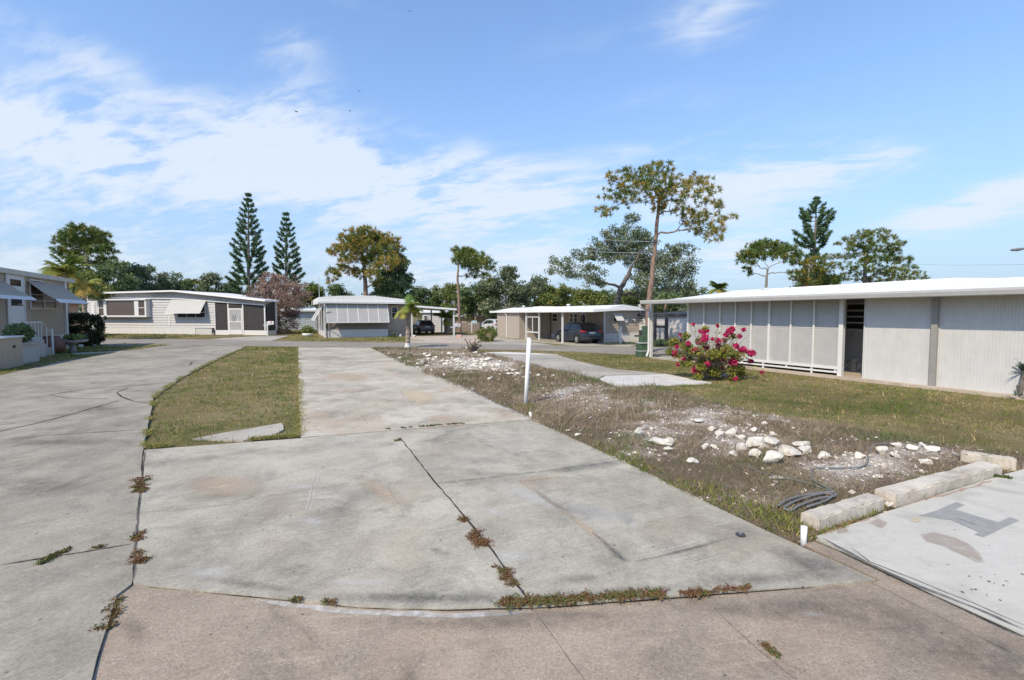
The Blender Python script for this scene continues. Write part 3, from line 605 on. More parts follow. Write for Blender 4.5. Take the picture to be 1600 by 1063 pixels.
def lawn(label, pix, dens, hmul=1.0, dry=0.0, avoid=None, cat='grass'):
    poly = np.array([G(x, y)[:2] for x, y in pix]); P = scatter(poly, dens)
    if avoid is not None: P = P[poly_dist(P, np.array([G(x, y)[:2] for x, y in avoid])) < -.02]
    bare = vnoise(P, .55, 4) * .6 + vnoise(P, 5, 3) * .4; P = P[rng.random(len(P)) < np.clip((bare - .36) * 7, .12, .95)]; ed = poly_dist(P, poly); P = P[(ed > .10) | (rng.random(len(P)) < .25 + ed * 6)]
    big_ = rng.random(len(P)) < .05; patch = vnoise(P, .5, 4) * .5 + vnoise(P, 2.2, 4) * .5; tuft = vnoise(P, 7, 3); Y = P[:, 1]
    h = (.018 + .05 * rng.random(len(P)) ** 1.5) * hmul * (.35 + 1.5 * tuft * patch); w = np.maximum(.007, Y * .0011) * rng.uniform(.7, 1.3, len(P))
    v = np.clip((patch - .5) * 4.8 + (tuft - .5) * 3.2 + .46 + rng.normal(0, .17, len(P)) - dry, 0, 1)
    h = np.where(big_, h * 1.9 + .012, h); w = np.where(big_, w * 1.8, w); v = np.where(big_, np.clip(v + rng.choice([-.35, .3], len(P)), 0, 1), v)
    o = tri_mesh('grass', blades(P, np.zeros(len(P)), h, w, 1.3, v), v, M_grass); return tag(o, label, cat, kind='stuff')
lawn('mown grass strip between the left driveway and the concrete strip', [(387, 542), (464, 543), (465, 620), (470, 683), (340, 694), (229, 702), (234, 655), (242, 622), (284, 591), (332, 566)], 950, 1.1, -.10, [(300, 686), (350, 676), (440, 661), (443, 671), (425, 681), (380, 688)])
lawn('wide lawn in front of the ribbed white wall at right', [(1010, 604), (1115, 599), (1160, 577), (1340, 597), (1450, 608), (1600, 626), (1800, 650), (2000, 800), (1700, 723), (1600, 712), (1540, 704), (1450, 691), (1320, 667), (1200, 649), (1110, 627)], 720, 1.1, -.12)
lawn('lawn beside the left house crossed by a narrow walk', [(-200, 625), (0, 585), (94, 565), (188, 549.8), (270, 538.8), (200, 537), (120, 541), (40, 556), (-200, 570)], 900, 1.2, -.2, [(110, 552), (190, 548.4), (226, 546.4), (205, 549), (120, 554)])
lawn('grass verge between the lane and the grey pad', [(600, 545), (700, 546.6), (800, 548.2), (900, 551.4), (980, 555.5), (1055, 560), (1075, 566), (1160, 576), (1114, 596), (1040, 583), (960, 575.5), (905, 563.5), (872, 553.6), (750, 549.5), (640, 547.6)], 700, 1.0, 0)
lawn('narrow lawn in front of the bay window home', [(60, 528.5), (150, 528.8), (320, 529.5), (333, 526), (300, 521), (140, 518), (60, 522)], 700, 1.1, .05)
lawn('narrow lawn in front of the grey awning home', [(440, 531), (478, 533), (600, 534.4), (672, 534.8), (630, 527), (600, 524), (480, 515), (420, 514), (455, 524)], 700, 1.1, .05)
lawn('dry grass along the edge of the tan carport', [(778, 526), (842, 530.5), (908, 537), (906, 539.5), (840, 533.8), (780, 529.5)], 900, 1.3, .4)
lawn('dry grass under the round green bush', [(736, 534.5), (775, 533), (794, 535), (765, 537.2)], 900, 1.2, .4)
lawn('rough grass in front of the tan end wall', [(940, 540), (1000, 540), (1075, 543), (1075, 534), (944, 530)], 800, 2.0, .4)

def weeds():
    P = scatter(LOTW, 1750); sd = sandiness(P); px, py = to_pix(P); dd = poly_dist(P, LOTW)
    clump = vnoise(P, 2.2, 4); keep = (sd < .55 + .35 * (clump - .5)) & (rng.random(len(P)) < np.clip((clump - .22) * 2.4, .08, 1)); keep |= (rng.random(len(P)) < .06)
    P = P[keep]; clump = clump[keep]; dd = dd[keep]; n = len(P); tone = vnoise(P, .7, 4) * .6 + vnoise(P, 4, 3) * .4
    edge = np.clip(1 - dd / .7, 0, 1)
    h = (.02 + .10 * rng.random(n) ** 2) * (.4 + 1.3 * clump); w = np.maximum(.0055, P[:, 1] * .0010) * rng.uniform(.6, 1.3, n)
    v = np.clip((tone - .52) * 3.6 + .42 + rng.normal(0, .24, n) + .18 * edge, 0, 1)
    T = blades(P, lot_z(P) - .005, h, w, 1.7, v)
    tag(tri_mesh('weeds', T, v, M_weed), 'dry brown weeds and low growth covering the dirt lot', 'weeds', kind='stuff')
    # tall seeding stalks
    P = scatter(LOTW, 40); k = (vnoise(P, .9, 3) > .56) & (sandiness(P) < .5); P = P[k]; T = []; V = []
    spots = [(905, 588, 60), (740, 547, 10), (1385, 735, 20), (1215, 720, 24), (1000, 655, 26), (870, 600, 30)]
    Q = [P]
    for x, y, m in spots: c = np.array(G(x, y)[:2]); Q.append(c + rng.normal(0, .28, (m * 3, 2)))
    P = np.concatenate(Q); P = P[poly_dist(P, LOTW) > .05]; n = len(P); h = rng.uniform(.12, .38, n); v = np.clip(rng.normal(.25, .2, n), 0, 1)
    T = blades(P, lot_z(P), h, np.maximum(.005, P[:, 1] * .0009), .8, v)
    tag(tri_mesh('weed_stalks', T, v, M_weed), 'thin dead seed stalks standing over the dirt lot', 'weeds', kind='stuff')
    # green creeping edge by the pad
    pts = [(937, 706), (960, 716), (985, 728), (1000, 738), (1225, 822), (1205, 815), (1180, 806), (1240, 827), (832, 650), (1100, 775), (1140, 792), (1560, 742), (1065, 765), (823, 641), (818, 640), (1262, 842), (1290, 826), (1335, 812), (1420, 786), (1500, 762), (1380, 800)]
    Q = []
    for x, y in pts: c = np.array(G(x, y)[:2]); Q.append(c + rng.normal(0, .13, (110, 2)))
    P = np.concatenate(Q); P = P[poly_dist(P, LOTW) > .0]; n = len(P); h = rng.uniform(.02, .065, n); v = np.clip(rng.normal(.62, .25, n), 0, 1)
    tag(tri_mesh('green_weeds', blades(P, lot_z(P), h, np.full(n, .016), 1.5, v), v, M_grass), 'fresh green weeds along the edge of the big pad', 'weeds', kind='stuff')
    # grass creeping over the strip edge
    a = np.array(G(467, 552)[:2]); b = np.array(G(470, 682)[:2]); tt = rng.random(2600) ** .7; P = a + (b - a) * tt[:, None] + rng.normal(0, .05, (2600, 2)) * [1, .4]
    c = np.array(G(229, 702)[:2]); e = np.array(G(468, 684)[:2]); P = np.concatenate([P, c + (e - c) * rng.random((2200, 1)) + rng.normal(0, .045, (2200, 2))])
    path = [np.array(G(x, y)[:2]) for x, y in ((386, 542), (332, 566), (284, 591), (241, 622), (234, 655), (226, 702))]
    for u_, w_ in zip(path, path[1:]): m_ = int(np.hypot(*(w_ - u_)) * 260); P = np.concatenate([P, u_ + (w_ - u_) * rng.random((m_, 1)) + rng.normal(0, .05, (m_, 2)) * (.4 + .9 * rng.random((m_, 1)) ** 3)])
    P = P[vnoise(P, 1.6, 3) > .40]; n = len(P); v = np.clip(rng.normal(.4, .3, n), 0, 1)
    tag(tri_mesh('creeping_runners', blades(P, np.full(n, .03), rng.uniform(.02, .06, n), np.full(n, .014), 2.2, v), v, M_grass), 'runner grass creeping over the slab edges round the grass strip', 'grass', kind='stuff')
weeds()
def chips():
    P = scatter(LOTW, 330); sd = sandiness(P); P = P[rng.random(len(P)) < np.clip(sd * 1.2 - .15, .02, 1)]; n = len(P); r = np.abs(rng.normal(.011, .010, n)) + .005 + .03 * rng.random(n) ** 14 + P[:, 1] * .0005
    c = np.column_stack([P, lot_z(P) + r * .3]); a = np.stack([unit(n) for _ in range(4)], 1) * r[:, None, None] * [1, 1, .7]; a += c[:, None, :]
    T = np.concatenate([a[:, [0, 1, 2]], a[:, [0, 2, 3]], a[:, [0, 3, 1]], a[:, [1, 3, 2]]]); v = np.tile(np.clip(rng.normal(.35, .3, n), 0, 1), 4)
    tag(tri_mesh('gravel', T, v, M_gravel), 'scattered white marl chips on the bare patches of the lot', 'gravel', kind='stuff')
chips()
def clods():
    P = scatter(LOTW, 420); P = P[rng.random(len(P)) < .8]; n = len(P); r = .004 + .010 * rng.random(n) ** 3 + P[:, 1] * .0005; c = np.column_stack([P, lot_z(P) + r * .2]); a = np.stack([unit(n) for _ in range(4)], 1) * r[:, None, None] * [1, 1, .7]; a += c[:, None, :]
    T = np.concatenate([a[:, [0, 1, 2]], a[:, [0, 2, 3]], a[:, [0, 3, 1]], a[:, [1, 3, 2]]]); v = np.tile(np.clip(rng.normal(.5, .3, n), 0, 1), 4)
    tag(tri_mesh('soil_crumbs', T, v, leaf_mat('soil_clods', [(0, (.40, .33, .26)), (.5, (.22, .16, .115)), (1, (.10, .07, .05))], 0, .95)), 'brown and grey soil crumbs scattered between the dry weeds', 'soil', kind='stuff')
clods()

# ---------------------------------------------------------------- limestone rocks
def rock_mesh(name, sx, sy, sz, seed, mat, rough=.28, parent=None):
    bm = bmesh.new(); bmesh.ops.create_icosphere(bm, subdivisions=3, radius=1); r = np.random.default_rng(seed); planes = r.normal(size=(17, 3)); planes /= np.linalg.norm(planes, axis=1)[:, None]; off = r.uniform(.42, .88, 17)
    co = np.array([v.co[:] for v in bm.verts]); 
    for pl, of in zip(planes, off):
        dd = co @ pl; k = dd > of; co[k] -= np.outer(dd[k] - of, pl) * .92
    ph = r.uniform(0, 6, 3); bulge = (np.sin(co[:, 0] * 4 + ph[0]) * np.sin(co[:, 1] * 5 + ph[1]) + np.sin(co[:, 2] * 6 + ph[2]) * .6) * rough * .25 + r.normal(0, .022, len(co)); co *= (1 + bulge)[:, None]
    for v, c in zip(bm.verts, co): v.co = (c[0] * sx, c[1] * sy, c[2] * sz)
    me = bpy.data.meshes.new(name); bm.to_mesh(me); bm.free(); return link(name, me, mat, parent)
def gz(p): return float(lot_z(np.array([[p.x, p.y]]))[0])
def rock(px, py, wpx, hpx, label, seed, group='white limestone rocks on the weedy lot', rot=None, mat=None, dep=.8):
    p = G(px, py); k = p.y / FPX; sx = wpx * k / 2; sz = hpx * k / 2
    o = rock_mesh('limestone_rock', sx, sx * dep, sz * 1.1, seed, mat or M_lime); o.location = (p.x, p.y, max(gz(p), 0) + sz * .62); o.rotation_euler = (rnd.uniform(-.15, .15), rnd.uniform(-.15, .15), rnd.uniform(-.5, .5) if rot is None else rot)
    return tag(o, label, 'rock', group)
NEAR_ROCKS = [(998, 684, 20, 19, 'pointed white rock standing upright left of the rubble pile'), (1030, 698, 46, 11, 'long flat white rock right of the pointed rock'), (1043, 697, 20, 14, 'stubby white rock resting at the end of the long flat rock'),
    (1102, 704, 15, 14, 'small square white rock left of the rubble pile'), (1116, 705, 14, 8, 'low white rock touching the small square one'), (1088, 665, 22, 8, 'flat white rock lying alone above the pile'), (1125, 685, 20, 12, 'rounded white rock at the top left of the pile'), (1144, 682, 22, 14, 'white rock at the upper edge of the rubble pile'),
    (1159, 692, 18, 13, 'white rock wedged behind the biggest rock'), (1176, 700, 34, 24, 'biggest white rock in the middle of the rubble pile'), (1158, 707, 20, 15, 'white rock leaning on the left of the biggest rock'), (1177, 716, 24, 13, 'greenish white rock below the biggest rock'), (1206, 699, 32, 17, 'broad white rock right of the biggest rock'), (1190, 706, 18, 14, 'chunky white rock filling the middle of the pile'),
    (1230, 715, 44, 18, 'wide pitted white rock at the right of the pile'), (1256, 712, 26, 12, 'white rock at the right end of the pitted rock'), (1207, 727, 44, 19, 'blocky white rock nearest the cable'), (1288, 721, 24, 12, 'pinkish white rock alone right of the pile'), (1193, 670, 14, 6, 'small flat slab of white rock at the lawn edge'), (1207, 686, 16, 7, 'thin flat white rock above the pile'),
    (1082, 731, 20, 10, 'white rock half buried below the long flat rock'), (1042, 709, 14, 8, 'small white rock below the long flat rock'), (1252, 701, 30, 9, 'crumbled white rock behind the pitted rock'), (1178, 679, 14, 8, 'small white rock behind the pile'), (1145, 714, 16, 10, 'small white rock at the lower left of the pile'), (1112, 677, 12, 9, 'pale cube of rock above the pile'),
    (1378, 718, 22, 14, 'rounded white rock near the far kerb block'), (1396, 724, 20, 9, 'flat white rock beside the far rubble'), (1423, 712, 18, 10, 'square white lump near the far kerb block'), (1447, 730, 22, 12, 'smooth grey white pipe piece near the far kerb block'), (1400, 707, 16, 9, 'small white rock behind the cable end'), (1460, 711, 24, 9, 'flat broken white rock near the end block'), (1342, 724, 18, 10, 'reddish white rock by the dead weeds'), (1440, 743, 10, 7, 'tiny white rock before the long kerb block'), (1372, 752, 18, 6, 'flat white chip behind the kerb gap')]
for i, (x, y, w, h, l) in enumerate(NEAR_ROCKS): rock(x, y + h * .30, w * 1.12, h * 1.15, l, 100 + i)
for i in range(150):
    x = rnd.gauss(738, 48); y = 572 + (x - 740) * .14 + rnd.gauss(0, 7.5)
    if y < 551 or y > 598: continue
    p = G(x, y)
    if poly_dist(np.array([p[:2]]), LOTW)[0] < .15: continue
    s = abs(rnd.gauss(0, 1)); rock(x, y, 3.6 + 4.6 * s, 2.0 + 1.8 * s, 'small white limestone rock in the far rubble beside the concrete strip', 300 + i, 'white rubble stones beside the strip')
rock(661, 573, 13, 9, 'round grey stone on the left of the far rubble', 501, None, mat=M_stone); rock(729, 549, 9, 8, 'pale round stone at the foot of the grey dead bush', 502, None); rock(738, 613, 7, 6, 'dark small stone on the edge of the concrete strip', 503, None, mat=M_stone)
rock(694, 590, 8, 5, 'lone white pebble near the strip edge below the far rubble', 504, None); rock(902, 685, 14, 6, 'white crumb of rock on the edge of the pad', 505, None); rock(1133, 588, 18, 6, 'grey stone at the foot of the flowering shrub', 506, None, mat=M_stone)
# ================================================================ homes
def window(parent, x0, x1, z0, z1, y, rows=2, cols=1, glass=None, fr=.05, name='window', frame=None, dep=.05):
    """frame proud of the wall at y (facing -y), sashes, and a pane as a sub-part"""
    m = MB(); yo = y - dep; m.box(x0 - fr, x0, yo, y, z0 - fr, z1 + fr); m.box(x1, x1 + fr, yo, y, z0 - fr, z1 + fr); m.box(x0, x1, yo, y, z0 - fr, z0); m.box(x0, x1, yo, y, z1, z1 + fr)
    for i in range(1, rows): z = z0 + (z1 - z0) * i / rows; m.box(x0, x1, yo + .012, y - .004, z - .02, z + .02)
    for i in range(1, cols):
        x = x0 + (x1 - x0) * i / cols
        zs = [z0] + [z0 + (z1 - z0) * j / rows for j in range(1, rows)] + [z1]
        for a, b in zip(zs, zs[1:]): m.box(x - .02, x + .02, yo + .015, y - .006, a + (.02 if a > z0 else 0), b - (.02 if b < z1 else 0))
    w = m.build(name, frame or M_trim, parent); MB().box(x0, x1, y - .02, y - .008, z0, z1).build('pane', glass or M_glass, w); return w

# ---- the long white home at right, with shutters, recess and ribbed wall
M_ds = plain('taupe_metal', (.27, .255, .24), .5)
RF = Fac(G(1162, 575), G(1600, 623.5))
rh = thing('white_home', 'long white mobile home with grey shutters and ribbed wall on the right lawn', 'mobile home', RF.o, RF.rot)
XL, XR = RF.s(1075), 12.0
sep_px = [1075, 1100, 1125, 1149, 1174, 1202, 1236, 1272, 1313]; sx = [RF.s(p) for p in sep_px]
MB().box(XL - .05, XR, -.22, 2.6, -.05, .075).build('foundation_slab', M_sandy, rh)
zt, zr, zb = 2.335, .33, .13
for a, b in zip(sx, sx[1:]): MB().hrib(a + .03, b - .03, zr, zt, .062, .011, lambda z: .05).build('shutter_panel', M_shutter, rh)
m = MB()
for i, x in enumerate(sx):
    w = .075 if i in (0, 5) else .05
    if i < len(sx) - 1: m.box(x - w / 2, x + w / 2, -.02, .08, zr, zt)
m.box(sx[-1] - .02, sx[-1] + .10, -.04, .09, .075, zt); m.box(sx[0], sx[-1] - .02, -.03, .08, zr - .07, zr); m.box(sx[0], sx[-1] - .02, -.022, .06, zb + .02, zb + .07); m.box(sx[0], XR, -.015, .10, zt, zt + .07)
for k in range(8):
    x = sx[0] + (sx[-1] - sx[0]) * k / 7 - (.12 if k == 7 else 0)
    if k % 2 == 0: m.box(x, x + .05, -.01, .05, .075, zb + .02)
    m.box(x, x + .05, -.012, .05, zb + .07, zr - .07)
m.build('screen_frame', M_trim, rh)
MB().box(sx[0], sx[-1], .2, .24, .075, zr).build('vent_shade_sheet', M_dark, rh)  # dark sheet standing for the shade behind the vent gaps
xo0, xo1, xp = sx[-1] + .10, RF.s(1350), RF.s(1459)
for a, b in ((xo1, xp - .02), (xp + .11, XR)):
    m = MB().vrib(a, b, .03, .06, zt, .062, .0045); m.box(a, a + .03, .0, .07, .076, zt - .002); m.box(a, b, .032, .07, .076, zt - .001); m.build('ribbed_wall', M_ribwall, rh)
MB().box(xp - .02, xp + .11, -.08, .06, .05, zt + .05).build('downspout', M_ds, rh)
# recess behind: back wall, louvred window, breeze blocks
yb = 1.5
m = MB().vrib(XL, XR, yb, .55, 2.5, .2, .012); m.box(XL, XR, yb + .002, yb + .1, .076, 2.5); m.build('back_wall', M_whitewall, rh)
wx0, wx1 = RF.s(1324, yb), RF.s(1362, yb); wz0, wz1 = RF.z(1335, 514, yb), RF.z(1335, 476, yb)
lw = MB(); lw.box(wx0 - .06, wx0, yb - .06, yb, wz0 - .06, wz1 + .06).box(wx1, wx1 + .06, yb - .06, yb, wz0 - .06, wz1 + .06).box(wx0, wx1, yb - .06, yb, wz1, wz1 + .06).box(wx0, wx1, yb - .06, yb, wz0 - .06, wz0)
for i in range(1, 4): z = wz0 + (wz1 - wz0) * i / 4; lw.box(wx0, wx1, yb - .07, yb - .03, z - .025, z + .025)
lwo = lw.build('louvred_window', M_trim, rh); MB().box(wx0, wx1, yb - .028, yb - .016, wz0, wz1).build('pane', M_dark, lwo)
m = MB(); bz0, bz1 = .08, .50
for i in range(16):
    x = xo0 - .8 + i * .42; w = .4; c = (x + w / 2, (bz0 + bz1) / 2)
    m.box(x, x + .035, yb - .12, yb - .015, bz0, bz1); m.box(x + w - .035, x + w, yb - .12, yb - .015, bz0, bz1); m.box(x + .035, x + w - .035, yb - .12, yb - .015, bz0, bz0 + .035); m.box(x + .035, x + w - .035, yb - .12, yb - .015, bz1 - .035, bz1)
    for sg in (1, -1): m.prism([(c[0] - .16, c[1] - sg * .17 - .02), (c[0] - .16, c[1] - sg * .17 + .02), (c[0] + .16, c[1] + sg * .17 + .02), (c[0] + .16, c[1] + sg * .17 - .02)][::sg], 1, yb - .11 - .002 * sg, yb - .018)
m.build('breeze_blocks', M_greytrim, rh)
MB().box(XL - .05, XL + .03, .09, 6.5, .076, 2.4).build('end_wall', M_whitewall, rh)
MB().box(XL + .035, XR, 6.4, 6.5, .0, 2.6).build('rear_wall', M_whitewall, rh)
# roof: thick eave with gutter, low slope above, flat carport end
ye = -.70; x_c = RF.s(1000, ye); x_r = RF.s(1090, 1.0, 460)
m = MB(); m.prism([(ye, 2.335), (ye + .02, 2.315), (ye + .10, 2.315), (ye + .10, 2.48), (ye - .03, 2.48), (ye - .03, 2.43)], 0, x_c, XR); rf = m.build('gutter', M_gut, rh)
m = MB(); m.box(x_c + .02, XR, ye + .101, .12, 2.405, 2.475); m.build('soffit', M_white, rh)
m = MB(); m.box(x_c, x_r - .02, .121, 6.6, 2.36, 2.47); m.build('carport_roof', M_roof, rh)
pts = [(x_r, 2.87), (RF.s(1440, 3, 438), 2.93), (RF.s(1490, 3), 2.93), (RF.s(1560, 3), 2.86), (XR, 2.86)]
m = MB()
for (a, za), (b, zb2) in zip(pts, pts[1:]):
    m.quad((a, ye + .06, 2.485), (b, ye + .06, 2.485), (b, 3.0, zb2), (a, 3.0, za)); m.quad((a, 3.0, za), (b, 3.0, zb2), (b, 6.8, 2.5), (a, 6.8, 2.5))
    m.quad((a, 3.0, za), (a, 3.0, za + .03), (b, 3.0, zb2 + .03), (b, 3.0, zb2))
m.quad((x_r, ye + .06, 2.47), (x_r, ye + .06, 2.485), (x_r, 3.0, 2.87), (x_r, 6.8, 2.5), (x_r, 6.8, 2.47)); m.build('roof', M_roof, rh)
MB().lathe([(.16, 0), (.16, .05), (.02, .09)], (RF.s(1195, 3), 3.0, 2.88), 10).build('roof_cap', M_greytrim, rh)
# carport post with its elbow downspout
pp = G(1017, 559); lp = ((pp - RF.o).dot(RF.u), (pp - RF.o).dot(RF.v))
m = MB().box(lp[0] - .055, lp[0] + .055, lp[1] - .055, lp[1] + .055, 0, 2.36)
m.build('carport_post', M_trim, rh)
m = MB().tube([(lp[0] - .02, -.68, 2.32), (lp[0] - .02, -.66, 2.22), (lp[0] - .03, lp[1] - .12, 2.02), (lp[0] - .03, lp[1] - .11, .3), (lp[0] - .05, lp[1] - .2, .06)], .05, 8); m.build('downspout', M_trim, rh)
MB().box(x_c + .3, XL - .06, -.3, 6, -.05, .06).build('carport_floor', M_grey, rh)

# ---- left home with shell awnings
LFo = G(103, 544); LF = Fac(LFo, LFo + Vector((-.42, .907, 0))); LF0 = LF
lh = thing('tan_home', 'tan sided home with two white ribbed awnings at the left edge', 'mobile home', LF.o, LF.rot)
x0 = -14.0; zE = 3.70
MB().lap(x0, .0, 0, .75, zE, .21).build('siding_wall', M_beige, lh)
MB().box(x0, -.002, .01, 9, .6, zE - .002).box(x0, -.01, .03, 9, 0, .6).build('house_body', M_beige, lh)
MB().box(x0, .02, -.03, .05, 0, .76).build('skirting', M_skirt, lh)
MB().box(-.06, .20, -.10, .02, .3, zE).build('corner_post', M_trim, lh)
MB().prism([(-.10, zE - .02), (-.10, zE + .20), (4.5, zE + .75), (9.3, zE + .2), (9.3, zE - .02)], 0, x0, 1.2).build('roof', M_fascia, lh)
MB().box(x0, 1.22, -.16, -.10, zE + .0, zE + .22).build('gutter', M_fascia, lh)
# door
dx0, dx1 = LF.s(12), LF.s(37); dz0 = LF.z(20, 512); dz1 = LF.z(20, 428)
m = MB().box(dx0, dx1, -.05, -.02, dz0, dz1); m.box(dx0 - .09, dx0, -.07, -.02, dz0, dz1 + .1).box(dx1, dx1 + .09, -.07, -.02, dz0, dz1 + .1).box(dx0, dx1, -.07, -.02, dz1, dz1 + .1)
dr = m.build('door', M_trim, lh); hx = (dx1 - dx0)
for za, zb_ in ((437, 447), (465, 478)):
    MB().box(dx0 + hx * .18, dx1 - hx * .15, -.058, -.051, LF.z(22, zb_), LF.z(22, za)).build('pane', M_glass, dr)
MB().lathe([(.04, 0), (.05, .03), (.02, .06)], (dx1 - .12, -.08, dz0 + 1.0), 8).build('handle', M_greytrim, dr)
wx0, wx1 = LF.s(48), LF.s(87)
window(lh, wx0, (wx0 + wx1) / 2 - .06, LF.z(60, 482), LF.z(60, 440), -.02, 2, 1, M_glassbrown); window(lh, (wx0 + wx1) / 2 + .06, wx1, LF.z(80, 482), LF.z(80, 445), -.02, 2, 1, M_glassbrown)
def shell_awning(x0, x1, ztop, out, zlow, name='awning'):
    m = MB(); v_ = MB(); n = max(6, int((x1 - x0) / .16)); p = (x1 - x0) / n; prof = [(-.04, ztop), (-out * .55, zlow + (ztop - zlow) * .42), (-out * .86, zlow + (ztop - zlow) * .16), (-out * .97, zlow + (ztop - zlow) * .05), (-out, zlow)]
    for i in range(n):
        a = x0 + i * p; xs = [a, a + p * .3, a + p * .5, a + p * .8, a + p]; off = [0, 0, .035, .035, 0]
        for j in range(4):
            for q_, ((ya, za), (yb_, zb_)) in enumerate(zip(prof, prof[1:])): (m if q_ < 2 else v_).quad((xs[j], ya - off[j] * .6, za + off[j]), (xs[j + 1], ya - off[j + 1] * .6, za + off[j + 1]), (xs[j + 1], yb_ - off[j + 1], zb_ + off[j + 1] * .3), (xs[j], yb_ - off[j], zb_ + off[j] * .3))
    for x in (x0, x1): m.tube([(x, -.03, zlow + .1), (x, -out + .05, zlow + .03)], .02, 6)
    o = m.build(name, M_awn, lh); v_.build('valance', M_trim, o); return o
o_ = 1.2; ax0, ax1 = (LF.s(45) + LF.s(93, -o_, 475)) / 2, LF.s(138, -o_, 475)
ztop = LF.z(45, 440)
shell_awning(ax0, ax1, ztop, o_, LF.z(100, 475, -o_) + .05)
bx1 = LF.s(57, -1.1, 470); shell_awning(bx1 - 4.6, bx1, LF.z(8, 441), 1.1, LF.z(45, 469, -1.1))
MB().lathe([(.08, 0), (.10, .1), (.05, .2)], (LF.s(43), -.12, LF.z(43, 433)), 8).build('porch_light', M_greytrim, lh)
# porch steps and railing
st = thing('porch_steps', 'grey porch with steps and a thin white railing by the tan home', 'steps', LF.o, LF.rot)
px0, px1 = LF.s(-2, -1.0), LF.s(44, -1.0)
MB().box(px0 - 2, px1, -1.5, -.05, 0, .78).build('landing', M_porch, st)
for k in range(3): MB().box(px1 + .001 + k * .34, px1 + .34 + k * .34, -1.5, -.2, 0, .58 - k * .19).build('step', M_grey, st)
m = MB()
for k in range(9): x = px0 + (px1 - px0) * k / 8; m.tube([(x, -1.42, .78), (x, -1.42, 1.55)], .018, 6)
m.tube([(px0, -1.42, 1.55), (px1, -1.42, 1.55), (px1 + 1.05, -1.42, 1.0)], .022, 6); m.tube([(px1 + 1.05, -1.42, .15), (px1 + 1.05, -1.42, 1.22)], .045, 8); m.tube([(px1 + .5, -1.42, .3), (px1 + .5, -1.42, 1.28)], .018, 6)
m.build('railing', M_trim, st)
q = LF.world(LF.s(8, -2.2), -2.2); cb = thing('storage_box', 'pale storage cabinet at the left edge before the porch', 'cabinet', q, LF.rot)
MB().box(-1.6, .35, -.3, .3, 0, LF.z(8, 528, -2.2)).build('body', M_beige, cb, bevel=.02); MB().box(-1.65, .4, -.35, .35, LF.z(8, 528, -2.2), LF.z(8, 528, -2.2) + .06).build('lid', M_skirt, cb, bevel=.01); MB().tube([(-.3, -.31, .75), (-.3, -.34, .75)], .05, 8).build('latch', M_dark, cb)
q = LF.world(LF.s(28, -1.9), -1.9); pl = thing('stone_planter', 'grey block planter of leafy plants under the porch railing', 'planter', q, LF.rot)
MB().box(-1.0, .9, -.25, .25, 0, .70).build('base', M_porch, pl); MB().box(-1.08, .98, -.32, .32, .70, .80).build('rim', M_grey, pl)
PLANTER = pl
q = LF.world(LF.s(79, -1.0), -1.0); jar = thing('round_urn', 'big round brown urn standing beside the porch steps', 'urn', q); MB().lathe([(.30, 0), (.50, .25), (.52, .45), (.42, .68), (.30, .78), (.33, .84)], sides=18).build('body', M_terra, jar, True); MB().lathe([(.24, .80), (.24, .845)], sides=14).build('mouth_shade', M_dark, jar)  # dark disc across the urn's mouth stands for the shade inside
q = LF.world(LF.s(112, -1.6), -1.6); bw = thing('fountain_bowl', 'low dark bowl on a stub stand left of the clipped dark shrub', 'bowl', q); MB().lathe([(.16, 0), (.10, .2), (.14, .42), (.55, .52), (.62, .62), (.55, .6)], sides=18).build('basin', M_stone, bw, True)
for i, (x, y, w, h) in enumerate([(98, 541, 12, 7), (108, 540, 11, 8), (118, 541, 12, 7), (92, 546, 11, 6), (104, 546, 12, 6), (115, 546, 11, 5), (126, 543, 10, 6), (146, 541, 9, 4)]):
    rock(x, y, w, h, 'pale edging stone in the bed below the tan home', 600 + i, 'edging stones below the tan home', mat=M_stone if i % 2 else M_lime)
br = thing('brick_home', 'pinkish home just visible between the tan home and the bay window home', 'house', LF.world(12.5, 5.6), LF.rot)
MB().box(0, 8, .02, 6, 0, 2.75).build('wall', plain('pink_stucco', (.50, .36, .28), .8), br); MB().prism([(-.5, 2.75), (-.5, 2.85), (3, 3.9), (6.5, 2.85), (6.5, 2.75)], 0, -.6, 8.5).build('roof', plain('clay_roof', (.36, .20, .13), .85), br)
MB().box(-.06, -.001, .6, 1.7, 1.1, 2.1).build('window', M_glassbrown, br)

# ---- home with the bay window and screened porch
F1 = Fac(G(140, 521), G(418, 524))
h1 = thing('bay_window_home', 'low white home with a bay window, a flap awning and a dark screened porch', 'mobile home', F1.o, F1.rot)
s = lambda x, y=0: F1.s(x, y); z1 = lambda x, y, d=0: F1.z(x, y, d)
xa, xb, xc = s(137), s(336), s(418); zs = .62
zt1 = z1(280, 466)
MB().lap(xa, xb, 0, zs, 3.5, .24, .05).build('siding_wall', M_whitewall, h1)
MB().box(xa, s(330), .01, 6, .0, 3.05).build('house_body', M_whitewall, h1)
MB().box(xa, s(305), -.03, .05, 0, zs).build('skirting', M_skirt, h1)
L0, Pk, R0 = (s(137), z1(140, 458)), (s(280), z1(280, 454)), (s(422), z1(422, 469))
m = MB(); m.prism([(L0[0], L0[1]), Pk, R0, (R0[0], R0[1] - .14), (Pk[0], Pk[1] - .14), (L0[0], L0[1] - .14)], 1, -.6, 1.3); zq = L0[1] + 0; m.prism([(L0[0], L0[1] - .02), (Pk[0], Pk[1] - .02), (s(335), zq - .35), (s(335), zq - .5), (Pk[0], Pk[1] - .14), (L0[0], L0[1] - .14)], 1, 1.301, 6.5); m.build('roof', M_roof, h1)
e0, e1 = (s(140), z1(140, 464)), (s(415), z1(415, 476)); em = (s(278), z1(278, 466))
